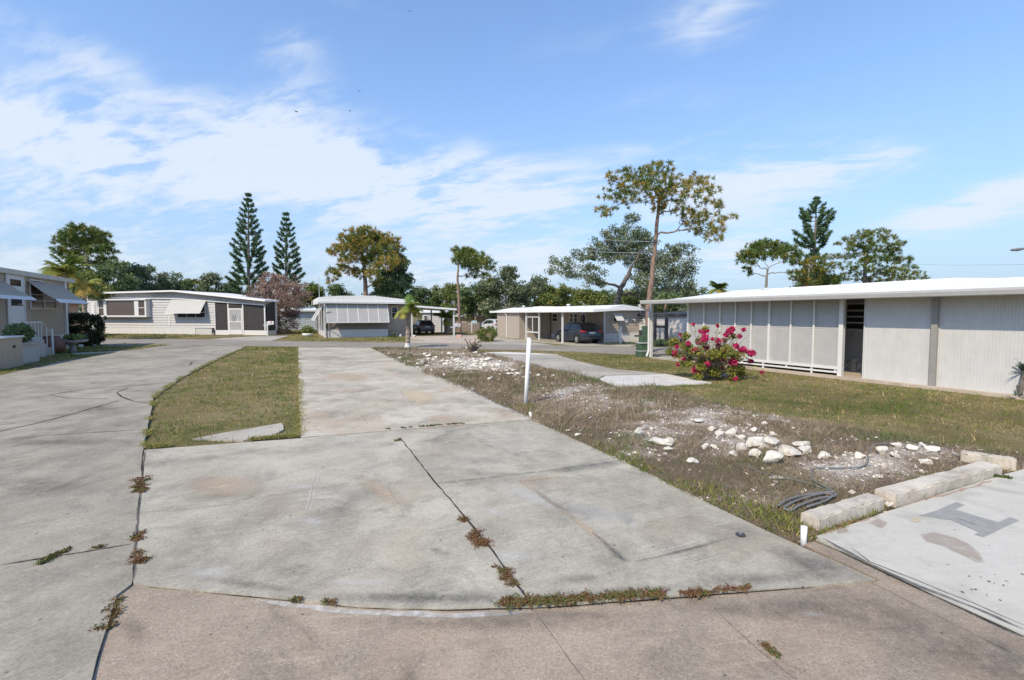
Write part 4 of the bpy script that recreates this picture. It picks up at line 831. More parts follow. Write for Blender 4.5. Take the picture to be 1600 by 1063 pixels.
m = MB(); m.prism([(L0[0], L0[1] - .15), (L0[0], e0[1]), em, (e1[0], e1[1]), (R0[0], R0[1] - .15), (Pk[0], Pk[1] - .15)][::-1], 1, -.04, .3); m.build('gable_panel', M_gable, h1)
m = MB(); m.prism([e0, em, e1, (e1[0], e1[1] - .1), (em[0], em[1] - .1), (e0[0], e0[1] - .1)], 1, -.14, -.05); m.build('trim_band', M_trim, h1)
# bay
yb1 = -.5; ba, bd = s(153, yb1), s(229, yb1); bz0, bz1 = z1(190, 493, yb1), z1(190, 469.5, yb1)
m = MB().box(ba - .05, bd + .05, yb1 - .04, 0, bz0 - .16, bz0 - .001).box(ba - .08, bd + .08, yb1 - .10, 0, bz1 + .001, bz1 + .14); wl = [s(155, yb1), s(162.5, yb1), s(167, yb1), s(210.5, yb1), s(217, yb1), s(226.5, yb1)]
for x_a, x_b in ((ba, wl[0]), (wl[1], wl[2]), (wl[3], wl[4]), (wl[5], bd)): m.box(x_a, x_b, yb1, -.001, bz0, bz1)
by = m.build('bay_frame', M_trim, h1)
m = MB()
for x_a, x_b in ((wl[0], wl[1]), (wl[4], wl[5])): m.box(x_a, x_b, yb1 + .01, yb1 + .05, (bz0 + bz1) / 2 - .03, (bz0 + bz1) / 2 + .03)
m.build('sash_bar', M_trim, by)
MB().box(wl[0], wl[5], yb1 + .06, -.002, bz0 + .001, bz1 - .001).build('pane', M_glassbrown, by)
for x in (s(147), s(234)): MB().box(x - .25, x + .25, -.05, -.031, z1(234, 495), z1(234, 472)).hrib(x - .2, x + .2, z1(234, 494), z1(234, 473), .12, .02, lambda z: -.052).build('shutter', M_trim, h1)
# flap awning and the window under it
a0, a1 = s(270), s(325); zt_ = z1(290, 468); zo = z1(300, 490, -.8)
m = MB(); m.hrib(a0, a1, zo, zt_, .10, .02, lambda z: -.06 - .8 * (zt_ - z) / (zt_ - zo)); m.build('awning', M_flap, h1)
m = MB(); m.tube([(a0 + .1, -.05, zo + .2), (a0 + .1, -.84, zo + .02)], .02, 5).tube([(a1 - .1, -.05, zo + .2), (a1 - .1, -.84, zo + .02)], .02, 5); m.build('awning_arm', M_trim, h1)
window(h1, s(279), s(321), z1(300, 496), z1(300, 474), -.03, 1, 3, M_glass, .08)
MB().box(s(264), s(264) + .15, -.05, -.03, .8, 1.6).build('utility_box', M_trim, h1)
# screened porch
zp0, zp1 = .42, z1(375, 471); y1 = -.0
m = MB(); m.box(xb, xc, .0, .06, .0, zp0)
for px in (336, 357, 380, 414):
    x = s(px); m.box(x - .06, x + .06, -.03, .07, zp0 if px in (336, 414) else .02, zp1)
m.box(xb + .06, xc, -.02, .06, zp1, zp1 + .12); pf = m.build('porch_frame', M_trim, h1)
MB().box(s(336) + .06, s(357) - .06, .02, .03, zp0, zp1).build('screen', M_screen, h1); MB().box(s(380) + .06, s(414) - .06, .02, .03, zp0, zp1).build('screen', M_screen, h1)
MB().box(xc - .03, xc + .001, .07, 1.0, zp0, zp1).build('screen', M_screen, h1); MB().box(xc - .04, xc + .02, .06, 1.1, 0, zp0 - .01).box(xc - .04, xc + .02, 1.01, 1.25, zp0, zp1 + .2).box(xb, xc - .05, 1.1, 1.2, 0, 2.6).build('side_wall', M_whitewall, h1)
d0, d1 = s(357) + .07, s(380) - .07
m = MB(); zd = z1(368, 482); m.box(d0, d0 + .1, -.05, -.01, .05, zd).box(d1 - .1, d1, -.05, -.01, .05, zd).box(d0 + .1, d1 - .1, -.05, -.01, .05, .45).box(d0 + .1, d1 - .1, -.05, -.01, zd - .12, zd).box(d0 + .1, d1 - .1, -.05, -.01, z1(368, 504), z1(368, 502))
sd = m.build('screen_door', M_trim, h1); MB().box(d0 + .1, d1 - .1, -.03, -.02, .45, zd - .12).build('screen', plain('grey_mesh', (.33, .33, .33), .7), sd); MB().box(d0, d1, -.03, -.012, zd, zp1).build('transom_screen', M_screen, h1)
m = MB().tube([(d0 + .3, -.055, 1.1), (d0 + .5, -.055, 1.9), (d0 + .6, -.055, 1.2), (d0 + .8, -.055, 1.9), (d1 - .3, -.055, 1.15)], .025, 5); m.build('door_ornament', M_trim, sd)
rock(384 - 50, 524, 6, 4, 'dark stone at the corner of the screened porch', 640, None, mat=M_stone)

# ---- home with the grey ribbed awning and white carport
M_shadewall = plain('awning_shade_wall', (.21, .185, .165), .7, .1)  # darker base colour paints the flap awning's shade into the front wall
c2 = G(508, 528); F2 = Fac(c2, c2 + Vector((.907, .42, 0)))
h2 = thing('grey_awning_home', 'white roofed home with a wide grey flap awning and a white carport', 'mobile home', F2.o, F2.rot)
s = lambda x, y=0: F2.s(x, y); z2 = lambda x, y, d=0: F2.z(x, y, d)
xe = s(606); xw = s(636, .8); zev = 2.78
MB().box(0, xe, .0, .1, 0, z2(560, 515)).box(.0, .08, .1, 12, 0, .55).build('skirting', M_skirt, h2)
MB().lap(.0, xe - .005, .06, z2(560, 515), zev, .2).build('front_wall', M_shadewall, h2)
MB().lap(xe, xw, .8, .5, zev - .1, .2).box(xe, xw, .82, 1.0, 0, .5).build('recessed_wall', M_taupe, h2)
MB().box(.081, xe - .03, .101, 12, 0, zev - .05).box(xe - .03, xw - .01, .83, 12, .0, zev - .12).build('house_body', M_taupe, h2)
MB().box(-.012, -.001, .2, 12, .55, zev).build('side_wall', M_whitewall, h2)
rz = 3.5
m = MB(); m.prism([(-.45, zev + .0), (-.45, zev + .46), (s(530, 0), rz - .13), (s(582, 0), rz - .08), (s(612, 0), zev + .48), (xw + .3, zev + .30), (xw + .3, zev)], 1, -.35, 12.3)
m.build('roof', M_roof, h2)
m = MB(); m.box(-.5, xw + .3, -.46, -.36, zev - .02, zev + .13); m.build('gutter', M_trim, h2)
# the big flap awning over the front window band
a0, a1 = .12, xe - .05; zt2 = z2(560, 475, -.05); zo2 = z2(560, 503.5, -.75)
yf = lambda z: -.06 - .72 * (zt2 - z) / (zt2 - zo2)
n = 6; w = (a1 - a0) / n
for i in range(n): MB().hrib(a0 + i * w + .03, a0 + (i + 1) * w - .03, zo2, zt2, .075, .018, yf).build('awning_panel', M_shutter, h2)
m = MB()
for i in range(n + 1): x = a0 + i * w; m.prism([(yf(zo2) - .03, zo2), (yf(zt2) - .03, zt2), (yf(zt2) + .02, zt2), (yf(zo2) + .02, zo2)], 0, x - .03, x + .03)
m.box(a0, a1, yf(zo2) - .04, yf(zo2) + .02, zo2 - .06, zo2 - .001); m.build('awning_frame', M_trim, h2)
m = MB().box(-.04, .08, -.04, .06, 0, zev - .02); m.tube([(.02, -.1, .8), (-.05, -.7, zev - .1)], .05, 4); m.tube([(.02, -.05, .9), (a0, -.72, zo2 + .1)], .03, 4); m.build('corner_post', M_trim, h2)
MB().tube([(.16, -.12, .0), (.16, -.12, zev)], .03, 6).build('downspout', M_darkmetal, h2)
window(h2, s(612.5, .8), s(620.5, .8), z2(616, 496.5, .8), z2(616, 480.5, .8), .78, 2, 1, M_glass, .07); window(h2, s(604, .8), s(608, .8), z2(606, 496.5, .8), z2(606, 480.5, .8), .78, 2, 1, M_glass, .07)
m = MB()
for y in (2.0, 5.2): m.hrib(0, 1, 0, 0.01, .1, 0)
m = MB(); 
for k, y0_ in enumerate((1.2, 4.6)):
    for i in range(10):
        z = 1.35 + i * .12; x = -.75 + i * .07; m.quad((x, y0_, z), (x, y0_ + 2.4, z), (x + .06, y0_ + 2.4, z + .12), (x + .06, y0_, z + .12))
m.build('side_awning', M_trim, h2)
# carport
cx1 = s(712); cz = z2(710, 484)
m = MB(); m.prism([(xw - .25, zev - .24), (xw - .25, zev - .08), (cx1, cz + .1), (cx1, cz - .06)], 1, -.3, 6.2); m.build('carport_roof', M_roof, h2)
for x, y in ((s(638), 0.0), (s(643.5), .0), (cx1 - .18, 0.0), (s(690, 5.8), 5.8), (s(674, 5.8), 5.8)): MB().box(x - .06, x + .06, y - .06, y + .06, 0, zev - .26 - max(0, (x - xw)) * .07).build('carport_post', M_trim, h2)
MB().tube([(-.35, .4, 0), (-.35, .4, z2(484, 438, .4) + .3)], .022, 6).build('antenna_mast', M_greytrim, h2)

# ---- tan home with the dark vehicle under its carport
F3 = Fac(G(777, 526), G(908, 540))
h3 = thing('tan_carport_home', 'tan lap sided home with a long white carport roof over a dark vehicle', 'mobile home', F3.o, F3.rot)
s = lambda x, y=0: F3.s(x, y); z3 = lambda x, y, d=0: F3.z(x, y, d)
yw = 2.8; xend = s(944, yw); xs1 = s(812)
wz = 2.12
MB().lap(0, xs1, .0, .0, wz, .17).box(0, xs1, .02, 2.7, 0, wz).build('shed_wall', M_taupe, h3)
MB().lap(xs1 - .02, xend, yw, .35, wz + .02, .17).build('long_wall', M_taupe, h3)
MB().box(xs1 - 6, xend - .01, yw + .02, yw + 3.6, .0, wz).build('house_body', M_taupe, h3)
yend = yw + F3.at(998, 500, yw)[0] * 0 + 3.0
# end wall across, facing +x
m = MB().lapx(yw, yend, xend, .62, wz + .05, .17, .02, 1); m.build('end_wall', M_taupe, h3)
MB().box(xend - .02, xend + .02, yw, yend, .0, .62).box(xs1, xend - .02, yw - .03, yw + .02, .0, .36).build('skirting', M_skirt, h3)
m = MB().box(xend - .03, xend + .035, yw - .04, yw + .08, 0.0, wz).box(xend - .03, xend + .035, yend - .08, yend + .04, 0.0, wz); m.build('corner_trim', M_trim, h3)
m = MB().prism([(yw - .25, wz + .02), (yw - .25, wz + .14), ((yw + yend) / 2 - .2, wz + .40), (yend + .35, wz + .16), (yend + .35, wz + .03)], 0, -6, xend + .45); m.build('roof', M_roof, h3)
m = MB().prism([(-.25, 2.02), (-.25, 2.16), (yw - .251, wz + .16), (yw - .251, wz + .04)], 0, s(769), s(933) + .0); m.build('carport_roof', M_roof, h3)
for px in (810.5, 821.5, 841.5, 878): x = s(px); MB().box(x - .05, x + .05, .0, .10, 0, 2.05).build('carport_post', M_trim, h3)
x = s(793); MB().tube([(x, -.06, 0), (x, -.06, 1.75), (x - .05, -.2, 1.95)], .045, 6).build('downspout', M_trim, h3)
# screen room frame between posts
xa, xb_ = s(822.5), s(840.5); m = MB().box(xa, xb_, .02, .07, .55, .63).box(xa, xb_, .02, .07, 1.66, 1.74).box((xa + xb_) / 2 - .03, (xa + xb_) / 2 + .03, .025, .065, .63, 1.66); m.build('porch_rail', M_trim, h3)
MB().box(xs1 + .02, s(834, 1.9), 1.9, 1.95, .05, 1.95).build('porch_screen', plain('blue_grey_screen', (.16, .18, .20), .7), h3)
for p0, p1 in ((864, 872), (892, 896), (898, 903)):
    window(h3, s(p0, yw), s(p1, yw), z3(868, 502, yw), z3(868, 491, yw), yw - .02, 2, 1, M_glass, .06)
window(h3, s(849, yw), s(852, yw), z3(868, 502, yw), z3(868, 490, yw), yw - .02, 2, 1, M_glass, .05)
dxa, dxb = s(909, yw), s(917, yw); dm = MB().box(dxa, dxb, yw - .06, yw - .02, .35, z3(913, 490, yw)); d3 = dm.build('door', M_trim, h3); MB().lathe([(.02, -.3), (.19, -.15), (.19, .15), (.02, .3)], ((dxa + dxb) / 2, yw - .07, 1.6), 10).build('pane', M_glass, d3)
# end wall flap awning, window, box
ew = Fac(F3.world(xend + .02, yw), F3.world(xend + .02, yend)); se = lambda x: ew.s(x); ze = lambda x, y: ew.z(x, y)
ya, yb_ = yw + se(957), yw + se(969)
m = MB(); zA, zB = ze(960, 490), ze(960, 501)
for i in range(9):
    za = zA - (zA - zB) * i / 9; zb_ = zA - (zA - zB) * (i + 1) / 9; xA = xend + .06 + .45 * i / 9; xB = xend + .06 + .45 * (i + 1) / 9; m.quad((xA, ya, za), (xA, yb_, za), (xB + .02, yb_, zb_), (xB + .02, ya, zb_)); m.quad((xB + .02, ya, zb_), (xB + .02, yb_, zb_), (xB - .01, yb_, zb_), (xB - .01, ya, zb_))
m.build('awning', M_trim, h3)
wn3 = MB().box(xend + .021, xend + .05, ya, yb_, ze(960, 504), ze(960, 490)).build('window', M_trim, h3); MB().box(xend + .051, xend + .056, ya + .08, yb_ - .08, ze(960, 503), ze(960, 491)).build('pane', M_glass, wn3)
MB().box(xend + .021, xend + .10, yw + se(976), yw + se(980), ze(978, 504), ze(978, 499)).build('meter_box', M_trim, h3)
MB().tube([(xend + .06, yw + se(986), ze(986, 498)), (xend + .2, yw + se(990), ze(990, 501))], .04, 6).build('vent_spout', M_trim, h3)
for px in (818, 888): 
    x = s(px, 4); MB().lathe([(.07, 0), (.07, .12), (.16, .14), (.16, .22), (.04, .26)], (x, 4.0, wz + .32), 10).build('roof_vent', M_white, h3)
MB().box(s(832, 3) - .3, s(845, 3) + .3, 3.2, 4.2, wz + .2, wz + .42).build('roof_hatch', M_roof, h3)

# ---- far homes, sheds and fences behind
def far_home(label, pxa, pya, pxb, pyb, pyt, depth, wall, roofm, over=.35, fascia=.18, rise=.35, wins=(), bands=()):
    a, b = G(pxa, pya), G(pxb, pyb); F = Fac(a, b); o = thing('far_home', label, 'mobile home', F.o, F.rot); zt_ = F.z((pxa + pxb) / 2, pyt)
    MB().lap(0, F.L, 0, .0, zt_, .25).box(0, F.L, .02, depth, 0, zt_).build('wall', wall, o)
    MB().prism([(-over, zt_), (-over, zt_ + fascia), (depth / 2, zt_ + fascia + rise), (depth + over, zt_ + fascia), (depth + over, zt_)], 0, -.3, F.L + .3).build('roof', roofm, o)
    for x0_, x1_, y0_, y1_ in wins: window(o, F.s(x0_), F.s(x1_), F.z(x0_, y1_), F.z(x0_, y0_), -.02, 2, 1)
    return o, F
M_dkroof = plain('dark_fascia', (.05, .05, .055), .7)
ho, HF = far_home('white home with dark fascia glimpsed behind the tall pine trunk', 996, 534, 1078, 541, 494, 7, M_whitewall, M_dkroof, .2, .13, .2, [(999, 1006, 497, 503)])
hb = MB()
for x in (1024, 1042): hb.box(HF.s(x, -.8) - .08, HF.s(x, -.8) + .08, -.9, -.75, 0, 1.9)
hb.box(HF.s(1024, -.8), HF.s(1042, -.8), -.88, -.8, 1.05, 1.2); hb.build('porch_post', M_darkmetal, ho)
far_home('pale home half hidden behind the bare reddish tree', 440, 516, 506, 515, 487, 6, plain('pale_green_wall', (.50, .54, .54), .7), M_roof)
far_home('white shed with a low roof seen through the white carport', 660, 519, 694, 519, 489, 4, M_whitewall, M_roof, .2, .12, .2, [(663, 668, 494, 500)])
far_home('white roofed low home behind the wood fence', 704, 513.5, 800, 513.5, 495, 6, plain('tan_wall', (.40, .31, .23), .8), M_roof, .5, .14, .25)
bg = G(700, 509); bh = thing('brown_home', 'dark shingle house with a broken gable behind the wood fence', 'house', bg, -.1)
MB().box(0, 11, 0, 7, 0, 3.0).build('wall', M_brown, bh); MB().prism([(-.9, 2.8), (3.5, 5.4), (8, 2.8)], 0, -.5, 12).build('roof', plain('grey_shingle', (.17, .17, .18), .9, .3), bh)
fa, fb = G(699, 518.5), G(757, 518); FF = Fac(fa, fb); fo = thing('wood_fence', 'weathered wooden board fence behind the carports', 'fence', FF.o, FF.rot)
m = MB(); x = 0
while x < FF.L: h = 1.05 + rnd.uniform(-.05, .05); m.prism([(x, 0), (x + .13, 0), (x + .13, h - .05), (x + .065, h), (x, h - .05)], 1, 0, .025); x += .145
m.build('boards', M_fence, fo); MB().box(0, FF.L, .03, .07, .3, .38).box(0, FF.L, .03, .07, .8, .88).build('rail', M_fence, fo)

# ================================================================ vehicles
def car(name, label, pos, rot, paint, sc=1.0):
    o = thing(name, label, 'car', pos, rot); o.scale = (sc, sc, sc)
    prof = [(0.02, .38), (0.0, .62), (.06, .98), (.20, 1.08), (.62, 1.56), (.9, 1.64), (1.9, 1.66), (2.45, 1.60), (3.25, 1.08), (4.15, .95), (4.42, .78), (4.46, .45), (4.40, .30), (.1, .28)]
    hw = lambda z: .90 - .04 * max(0, (.5 - z)) if z < 1.02 else .90 - (z - 1.02) * .36
    bm = bmesh.new(); n = len(prof); xs = [-1, -.93, .93, 1]
    rings = []
    for k, f in enumerate(xs):
        inset = .0 if abs(f) < 1 else .05
        c = (2.2, .9); rings.append([bm.verts.new((f * hw(z), y + (c[0] - y) * inset * .35, z + (c[1] - z) * inset)) for y, z in prof])
    for a, b in zip(rings, rings[1:]):
        for i in range(n): j = (i + 1) % n; bm.faces.new((a[i], a[j], b[j], b[i]))
    for r_, fl in ((rings[0], False), (rings[-1], True)):
        bm.faces.new(r_ if fl else r_[::-1])
    bmesh.ops.recalc_face_normals(bm, faces=bm.faces); me = bpy.data.meshes.new('body'); bm.to_mesh(me); bm.free(); bo = link('body', me, paint, o)
    b = bo.modifiers.new('bevel', 'BEVEL'); b.width = .03; b.segments = 2; b.limit_method = 'ANGLE'
    def side(sg, poly, off=.012, name='side_window', mat=M_glass):
        m = MB(); m.quad(*[(sg * (hw(z) - .012 + off), y, z) for y, z in (poly if sg > 0 else poly[::-1])]); return m.build(name, mat, o)
    for sg in (1, -1):
        side(sg, [(.62, 1.12), (1.0, 1.12), (1.0, 1.50), (.80, 1.46)]); side(sg, [(1.06, 1.12), (1.95, 1.10), (1.95, 1.54), (1.06, 1.52)]); side(sg, [(2.03, 1.10), (2.95, 1.09), (2.40, 1.50), (2.03, 1.54)])
        m = MB(); m.prism([(sg * .88, .98), (sg * 1.03, 1.0), (sg * 1.03, 1.13), (sg * .88, 1.12)], 1, 2.72, 2.88); m.build('mirror', paint, o)
        for y in (.80, 3.62):
            m = MB(); m.tube([(sg * .70, y, .34), (sg * .93, y, .34)], .345, 22); w = m.build('wheel', M_tyre, o, bevel=.02); m = MB(); m.tube([(sg * .90, y, .34), (sg * .937, y, .34)], .22, 16)
            for q in range(5): a = q * 1.2566; m.tube([(sg * .94, y, .34), (sg * .94, y + .2 * math.cos(a), .34 + .2 * math.sin(a))], .03, 5)
            m.build('rim', M_rim, w)
            m = MB(); P = [(y + .42 * math.cos(a), .34 + .42 * math.sin(a)) for a in [i * math.pi / 12 for i in range(13)]]
            for (ya, za), (yb_, zb_) in zip(P, P[1:]): m.tube([(sg * .905, ya, za), (sg * .905, yb_, zb_)], .035, 4)
            m.build('wheel_arch', M_tyre, o)
        m = MB(); m.prism([(-.015, .93), (-.01, 1.05), (.30, 1.05), (.30, .95)], 0, sg * .55, sg * .915); m.build('tail_light', M_red, o)
        m = MB(); m.prism([(4.10, .82), (4.12, .94), (4.36, .84), (4.46, .74)], 0, sg * .5, sg * .85); m.build('headlight', M_trim, o)
    m = MB(); m.quad((-.66, .205, 1.13), (-.55, .575, 1.52), (.55, .575, 1.52), (.66, .205, 1.13)); m.build('rear_window', M_glass, o)
    m = MB(); m.quad((.72, 3.20, 1.13), (.60, 2.50, 1.575), (-.60, 2.50, 1.575), (-.72, 3.20, 1.13)); m.build('windscreen', M_glass, o)
    for ob in (o.children[-1], o.children[-2]): ob.location = (0, .0, .025)
    MB().box(-.26, .26, -.02, .03, .80, .93).build('number_plate', M_white, o); MB().box(-.86, .86, -.06, .12, .38, .56).build('bumper', M_darkmetal, o, bevel=.03)
    for sg in (1, -1): MB().tube([(sg * .60, .95, 1.70), (sg * .60, 2.35, 1.69)], .02, 5).build('roof_rail', M_darkmetal, o)
    return o
cw = F3.world(s(897), 1.36); car('parked_car', 'dark blue sports utility vehicle parked under the tan home carport', cw, F3.rot + math.pi / 2, M_car, .82)
q = F2.world(s(690) * 0 + F2.s(668, 3.2), 3.2); car('parked_car', 'dark grey car parked in the shade of the white carport', q, F2.rot, M_car3, .8)
q = G(784, 519); car('parked_car', 'silver car parked behind the round green bush', q, F3.rot + math.pi / 2 + .25, M_car2, .82)

# ================================================================ kerb blocks, pipes, cables, mailboxes
def kblock(label, a, b, w, h, seed):
    A, B = G(*a), G(*b); L = (B - A).length; o = None
    bm = bmesh.new(); bmesh.ops.create_cube(bm, size=1); bmesh.ops.scale(bm, vec=(L, w, h), verts=bm.verts); bmesh.ops.translate(bm, vec=(L / 2, w / 2, h / 2), verts=bm.verts)
    bmesh.ops.bevel(bm, geom=bm.edges, offset=.012, segments=2, affect='EDGES'); bmesh.ops.subdivide_edges(bm, edges=[e for e in bm.edges if e.calc_length() > .3], cuts=14, use_grid_fill=True)
    r = np.random.default_rng(seed)
    for v in bm.verts:
        v.co += Vector(r.normal(0, .0028, 3))
        if r.random() < .07 and v.co.z > h * .6: v.co.z -= r.uniform(.008, .022)
    me = bpy.data.meshes.new('kerb_block'); bm.to_mesh(me); bm.free(); o = link('kerb_block', me, M_block); o.location = (A.x, A.y, 0); o.rotation_euler = (0, 0, math.atan2(B.y - A.y, B.x - A.x)); return tag(o, label, 'kerb block', 'low concrete kerb blocks round the white slab')
kblock('short pinkish concrete kerb block nearest the stub pipe', (1278, 836), (1382, 801), .16, .145, 1)
kblock('long concrete kerb block running along the white slab', (1400, 796), (1566, 746), .20, .14, 2)
kblock('concrete kerb block at the far corner turned across the others', (1500, 727), (1588, 741), .14, .17, 3)
for i, (x, y, w, h) in enumerate([(1388, 796, 16, 10), (1396, 790, 12, 7), (1384, 803, 9, 6), (1435, 789, 14, 5), (1428, 791, 10, 5), (1410, 798, 8, 4), (1493, 720, 14, 8), (1444, 790, 6, 3), (1407, 799.5, 6, 2)]):
    rock(x, y, w, h, 'broken concrete crumb at the gaps between the kerb blocks', 700 + i, 'concrete crumbs by the kerb blocks', mat=M_block if i != 6 else M_stone)
def pipe_post(name, label, a, top, r, Zoff=0):
    A = G(*a); B = W(top[0], top[1], A.y + Zoff); o = thing(name, label, 'pipe', A); B = B - A
    MB().tube([(0, 0, -.03), tuple(B * .55), tuple(B)], [r, r, r], 16).build('shaft', M_pvc, o, True); n = MB(); n.tube([tuple(B * .985), tuple(B * 1.001)], [r * 1.06, r * 1.06], 16); n.build('collar', M_pvc, o); return o
pipe_post('white_pipe', 'tall leaning white plastic pipe standing at the edge of the weedy lot', (821, 638), (827, 528), .043)
pipe_post('white_pipe', 'tiny white pipe stub at the corner where strip and pad meet', (831, 656), (828, 644), .022)
pipe_post('white_pipe', 'short white pipe stub before the end of the kerb block', (1255, 853), (1256.5, 823), .024)
o = thing('drain_cap', 'small dark round cap on the big pad near its right edge', 'cap', G(1157, 837, Z_PAD)); MB().lathe([(.035, 0), (.04, .012), (.025, .022)], sides=14).build('rim', M_darkmetal, o); MB().lathe([(.014, .022), (.012, .027)], sides=10).build('plug', M_rim, o)
def cable(label, pix, r, lift=.02, loops=0):
    P = [G(x, y) for x, y in pix]; C = [Vector((p.x, p.y, max(gz(p), 0) + r + lift)) for p in P]; out = []
    for i in range(len(C) - 1):
        p0, p1, p2, p3 = C[max(i - 1, 0)], C[i], C[i + 1], C[min(i + 2, len(C) - 1)]
        for k in range(6):
            t_ = k / 6; out.append(.5 * ((2 * p1) + (p2 - p0) * t_ + (2 * p0 - 5 * p1 + 4 * p2 - p3) * t_ ** 2 + (3 * p1 - p0 - 3 * p2 + p3) * t_ ** 3))
    out.append(C[-1]); m = MB().tube(out, r, 8); return tag(m.build('cable', M_cable, None, True), label, 'cable')
cable('long grey cable snaking from the rubble pile into the coil', [(1169, 731), (1172, 740), (1190, 750), (1230, 760), (1262, 767), (1290, 775), (1304, 782)], .008, .005)
cable('grey cable looping from the coil up towards the far kerb block', [(1304, 779), (1278, 767), (1268, 760), (1268, 748), (1280, 744), (1310, 743), (1350, 740), (1358, 722), (1366, 709), (1395, 706)], .009, .012)
cable('bundled end of thick grey cable lying before the kerb block', [(1216, 805), (1228, 797), (1250, 789), (1280, 783), (1303, 781), (1303, 788), (1280, 793), (1250, 803), (1236, 812), (1225, 808), (1245, 795), (1282, 784), (1300, 786), (1290, 796), (1260, 806)], .011, .02)
def mailbox(label, px, py, ht_px, boxc, postm, scale=1.0):
    A = G(px, py); o = thing('mailbox', label, 'mailbox', A, .3); h = W(px, ht_px, A.y).z
    MB().box(-.05, .05, -.05, .05, 0, h * .86).build('post', postm, o); MB().box(-.3, .18, -.04, .04, h * .62, h * .68).build('bracket', postm, o)
    m = MB(); P = [(.1 * math.cos(a) * 1.1, h * .80 + .12 * math.sin(a)) for a in [i * math.pi / 8 for i in range(9)]] + [(-.11, h * .68), (.11, h * .68)]
    m.prism(P, 0, .06, .52); m.build('box', boxc, o); MB().box(.30, .33, -.14, -.115, h * .78, h * .95).build('flag', M_red, o); return o
mailbox('white mailbox on a white post before the screened porch', 418, 525.5, 499, M_trim, M_trim)
mailbox('pale teal mailbox on a post before the wood fence', 737, 520, 499, M_teal, M_trim)
mailbox('grey mailbox on a thin post beside the white carport corner', 709.5, 527, 503, M_greytrim, M_greytrim)
mailbox('pale blue mailbox beside the green cabinet', 1000, 553, 510, M_teal, M_darkmetal)
A = G(969, 538); o = thing('post_lamp', 'short white post standing before the tan end wall', 'post', A); MB().box(-.07, .07, -.07, .07, 0, 1.05).build('post', M_trim, o); MB().prism([(-.1, 1.05), (.1, 1.05), (0, 1.16)], 1, -.1, .1).build('cap', M_trim, o)
A = G(1004, 557.5); gc = thing('utility_cabinet', 'stepped dark green utility cabinet at the foot of the tall pine', 'utility cabinet', A, RF.rot + 1.2)
k = A.y / FPX; MB().box(-9 * k, 8 * k, -.22, .22, 0, 9 * k).build('base', M_green, gc, bevel=.015); MB().box(-8.5 * k, 7.5 * k, -.2, .2, 9.5 * k, 21 * k).build('body', M_green, gc, bevel=.015); MB().box(-9 * k, 8 * k, -.24, .24, 21.2 * k, 22.5 * k).box(-9.2 * k, 8.2 * k, -.235, .235, 9 * k, 9.9 * k).build('lip', M_greytrim, gc); MB().box(.5 * k, 8 * k, -.18, .18, 22.6 * k, 48 * k).build('upper_box', M_green, gc, bevel=.015); MB().box(-5 * k, .2 * k, -.15, .15, 22.6 * k, 33 * k).build('side_box', M_green, gc, bevel=.012); MB().box(-1.5 * k, .5 * k, -.235, -.201, 17 * k, 18 * k).build('latch', M_darkmetal, gc)
# pink edging block, white pot, plaque by the carports
o = thing('edging_block', 'small pinkish block at the corner of the white carport drive', 'block', G(717, 528)); MB().box(-.2, .2, -.12, .12, 0, .22).build('base', plain('pink_block', (.52, .34, .28), .85), o, bevel=.02); MB().box(-.17, .17, -.09, .09, .221, .25).build('cap', plain('pink_block_top', (.56, .40, .34), .85), o)
rock(647, 527, 7, 5, 'pale stone at the foot of the carport posts', 720, None); rock(626, 526, 6, 5, 'tan stone below the window of the grey awning home', 721, None)
A = G(481, 526); wp = thing('flower_pot', 'wide white pot with a green plant at the corner of the grey awning home', 'plant pot', A); MB().lathe([(.28, 0), (.40, .10), (.46, .26), (.40, .27)], sides=18).build('pot', M_pot, wp, True); WPOT = wp
M_darkgrey = plain('lamp_grey', (.16, .165, .17), .5)
# street light and wire, top right
A = Vector((W(1650, 500, 48).x, 48, 0)); o = thing('street_lamp', 'grey street lamp whose arm reaches in at the right edge', 'street lamp', A); e = W(1580, 391, 48) - A; t0 = W(1650, 380, 48) - A
MB().tube([(0, 0, 0), (0, 0, t0.z + .6)], [.13, .09], 10).build('pole', M_greytrim, o); MB().tube([(0, 0, t0.z + .0), (e.x * .5, 0, t0.z - .25), (e.x * .72, 0, e.z + .16)], .05, 8).build('arm', M_greytrim, o); MB().tube([(e.x * .72, 0, e.z + .16), (e.x * .86, 0, e.z + .05), (e.x, 0, e.z)], [.08, .16, .10], 8).build('lamp_head', M_darkgrey, o); MB().lathe([(.07, 0), (.08, .12), (.03, .2)], (e.x * .92, 0, e.z + .12), 8).build('photocell', M_greytrim, o)
a = W(1650, 413, 48); b = W(1392, 412.5, 70); tag(MB().tube([a, a.lerp(b, .5) - Vector((0, 0, .15)), b], .012, 5).build('utility_wire', M_cable), 'thin wire crossing the sky from the street lamp pole', 'wire')
for l, pa, pb in (('upper thin wire passing behind the tall pine', (1021, 378), (930, 372)), ('lower thin wire passing behind the tall pine', (1020, 396), (905, 390))):
    a, b = W(*pa, 24.9), W(*pb, 46); tag(MB().tube([a, a.lerp(b, .5) - Vector((0, 0, .1)), b], .011, 5).build('utility_wire', plain('pale_wire', (.45, .46, .47), .5)), l, 'wire')
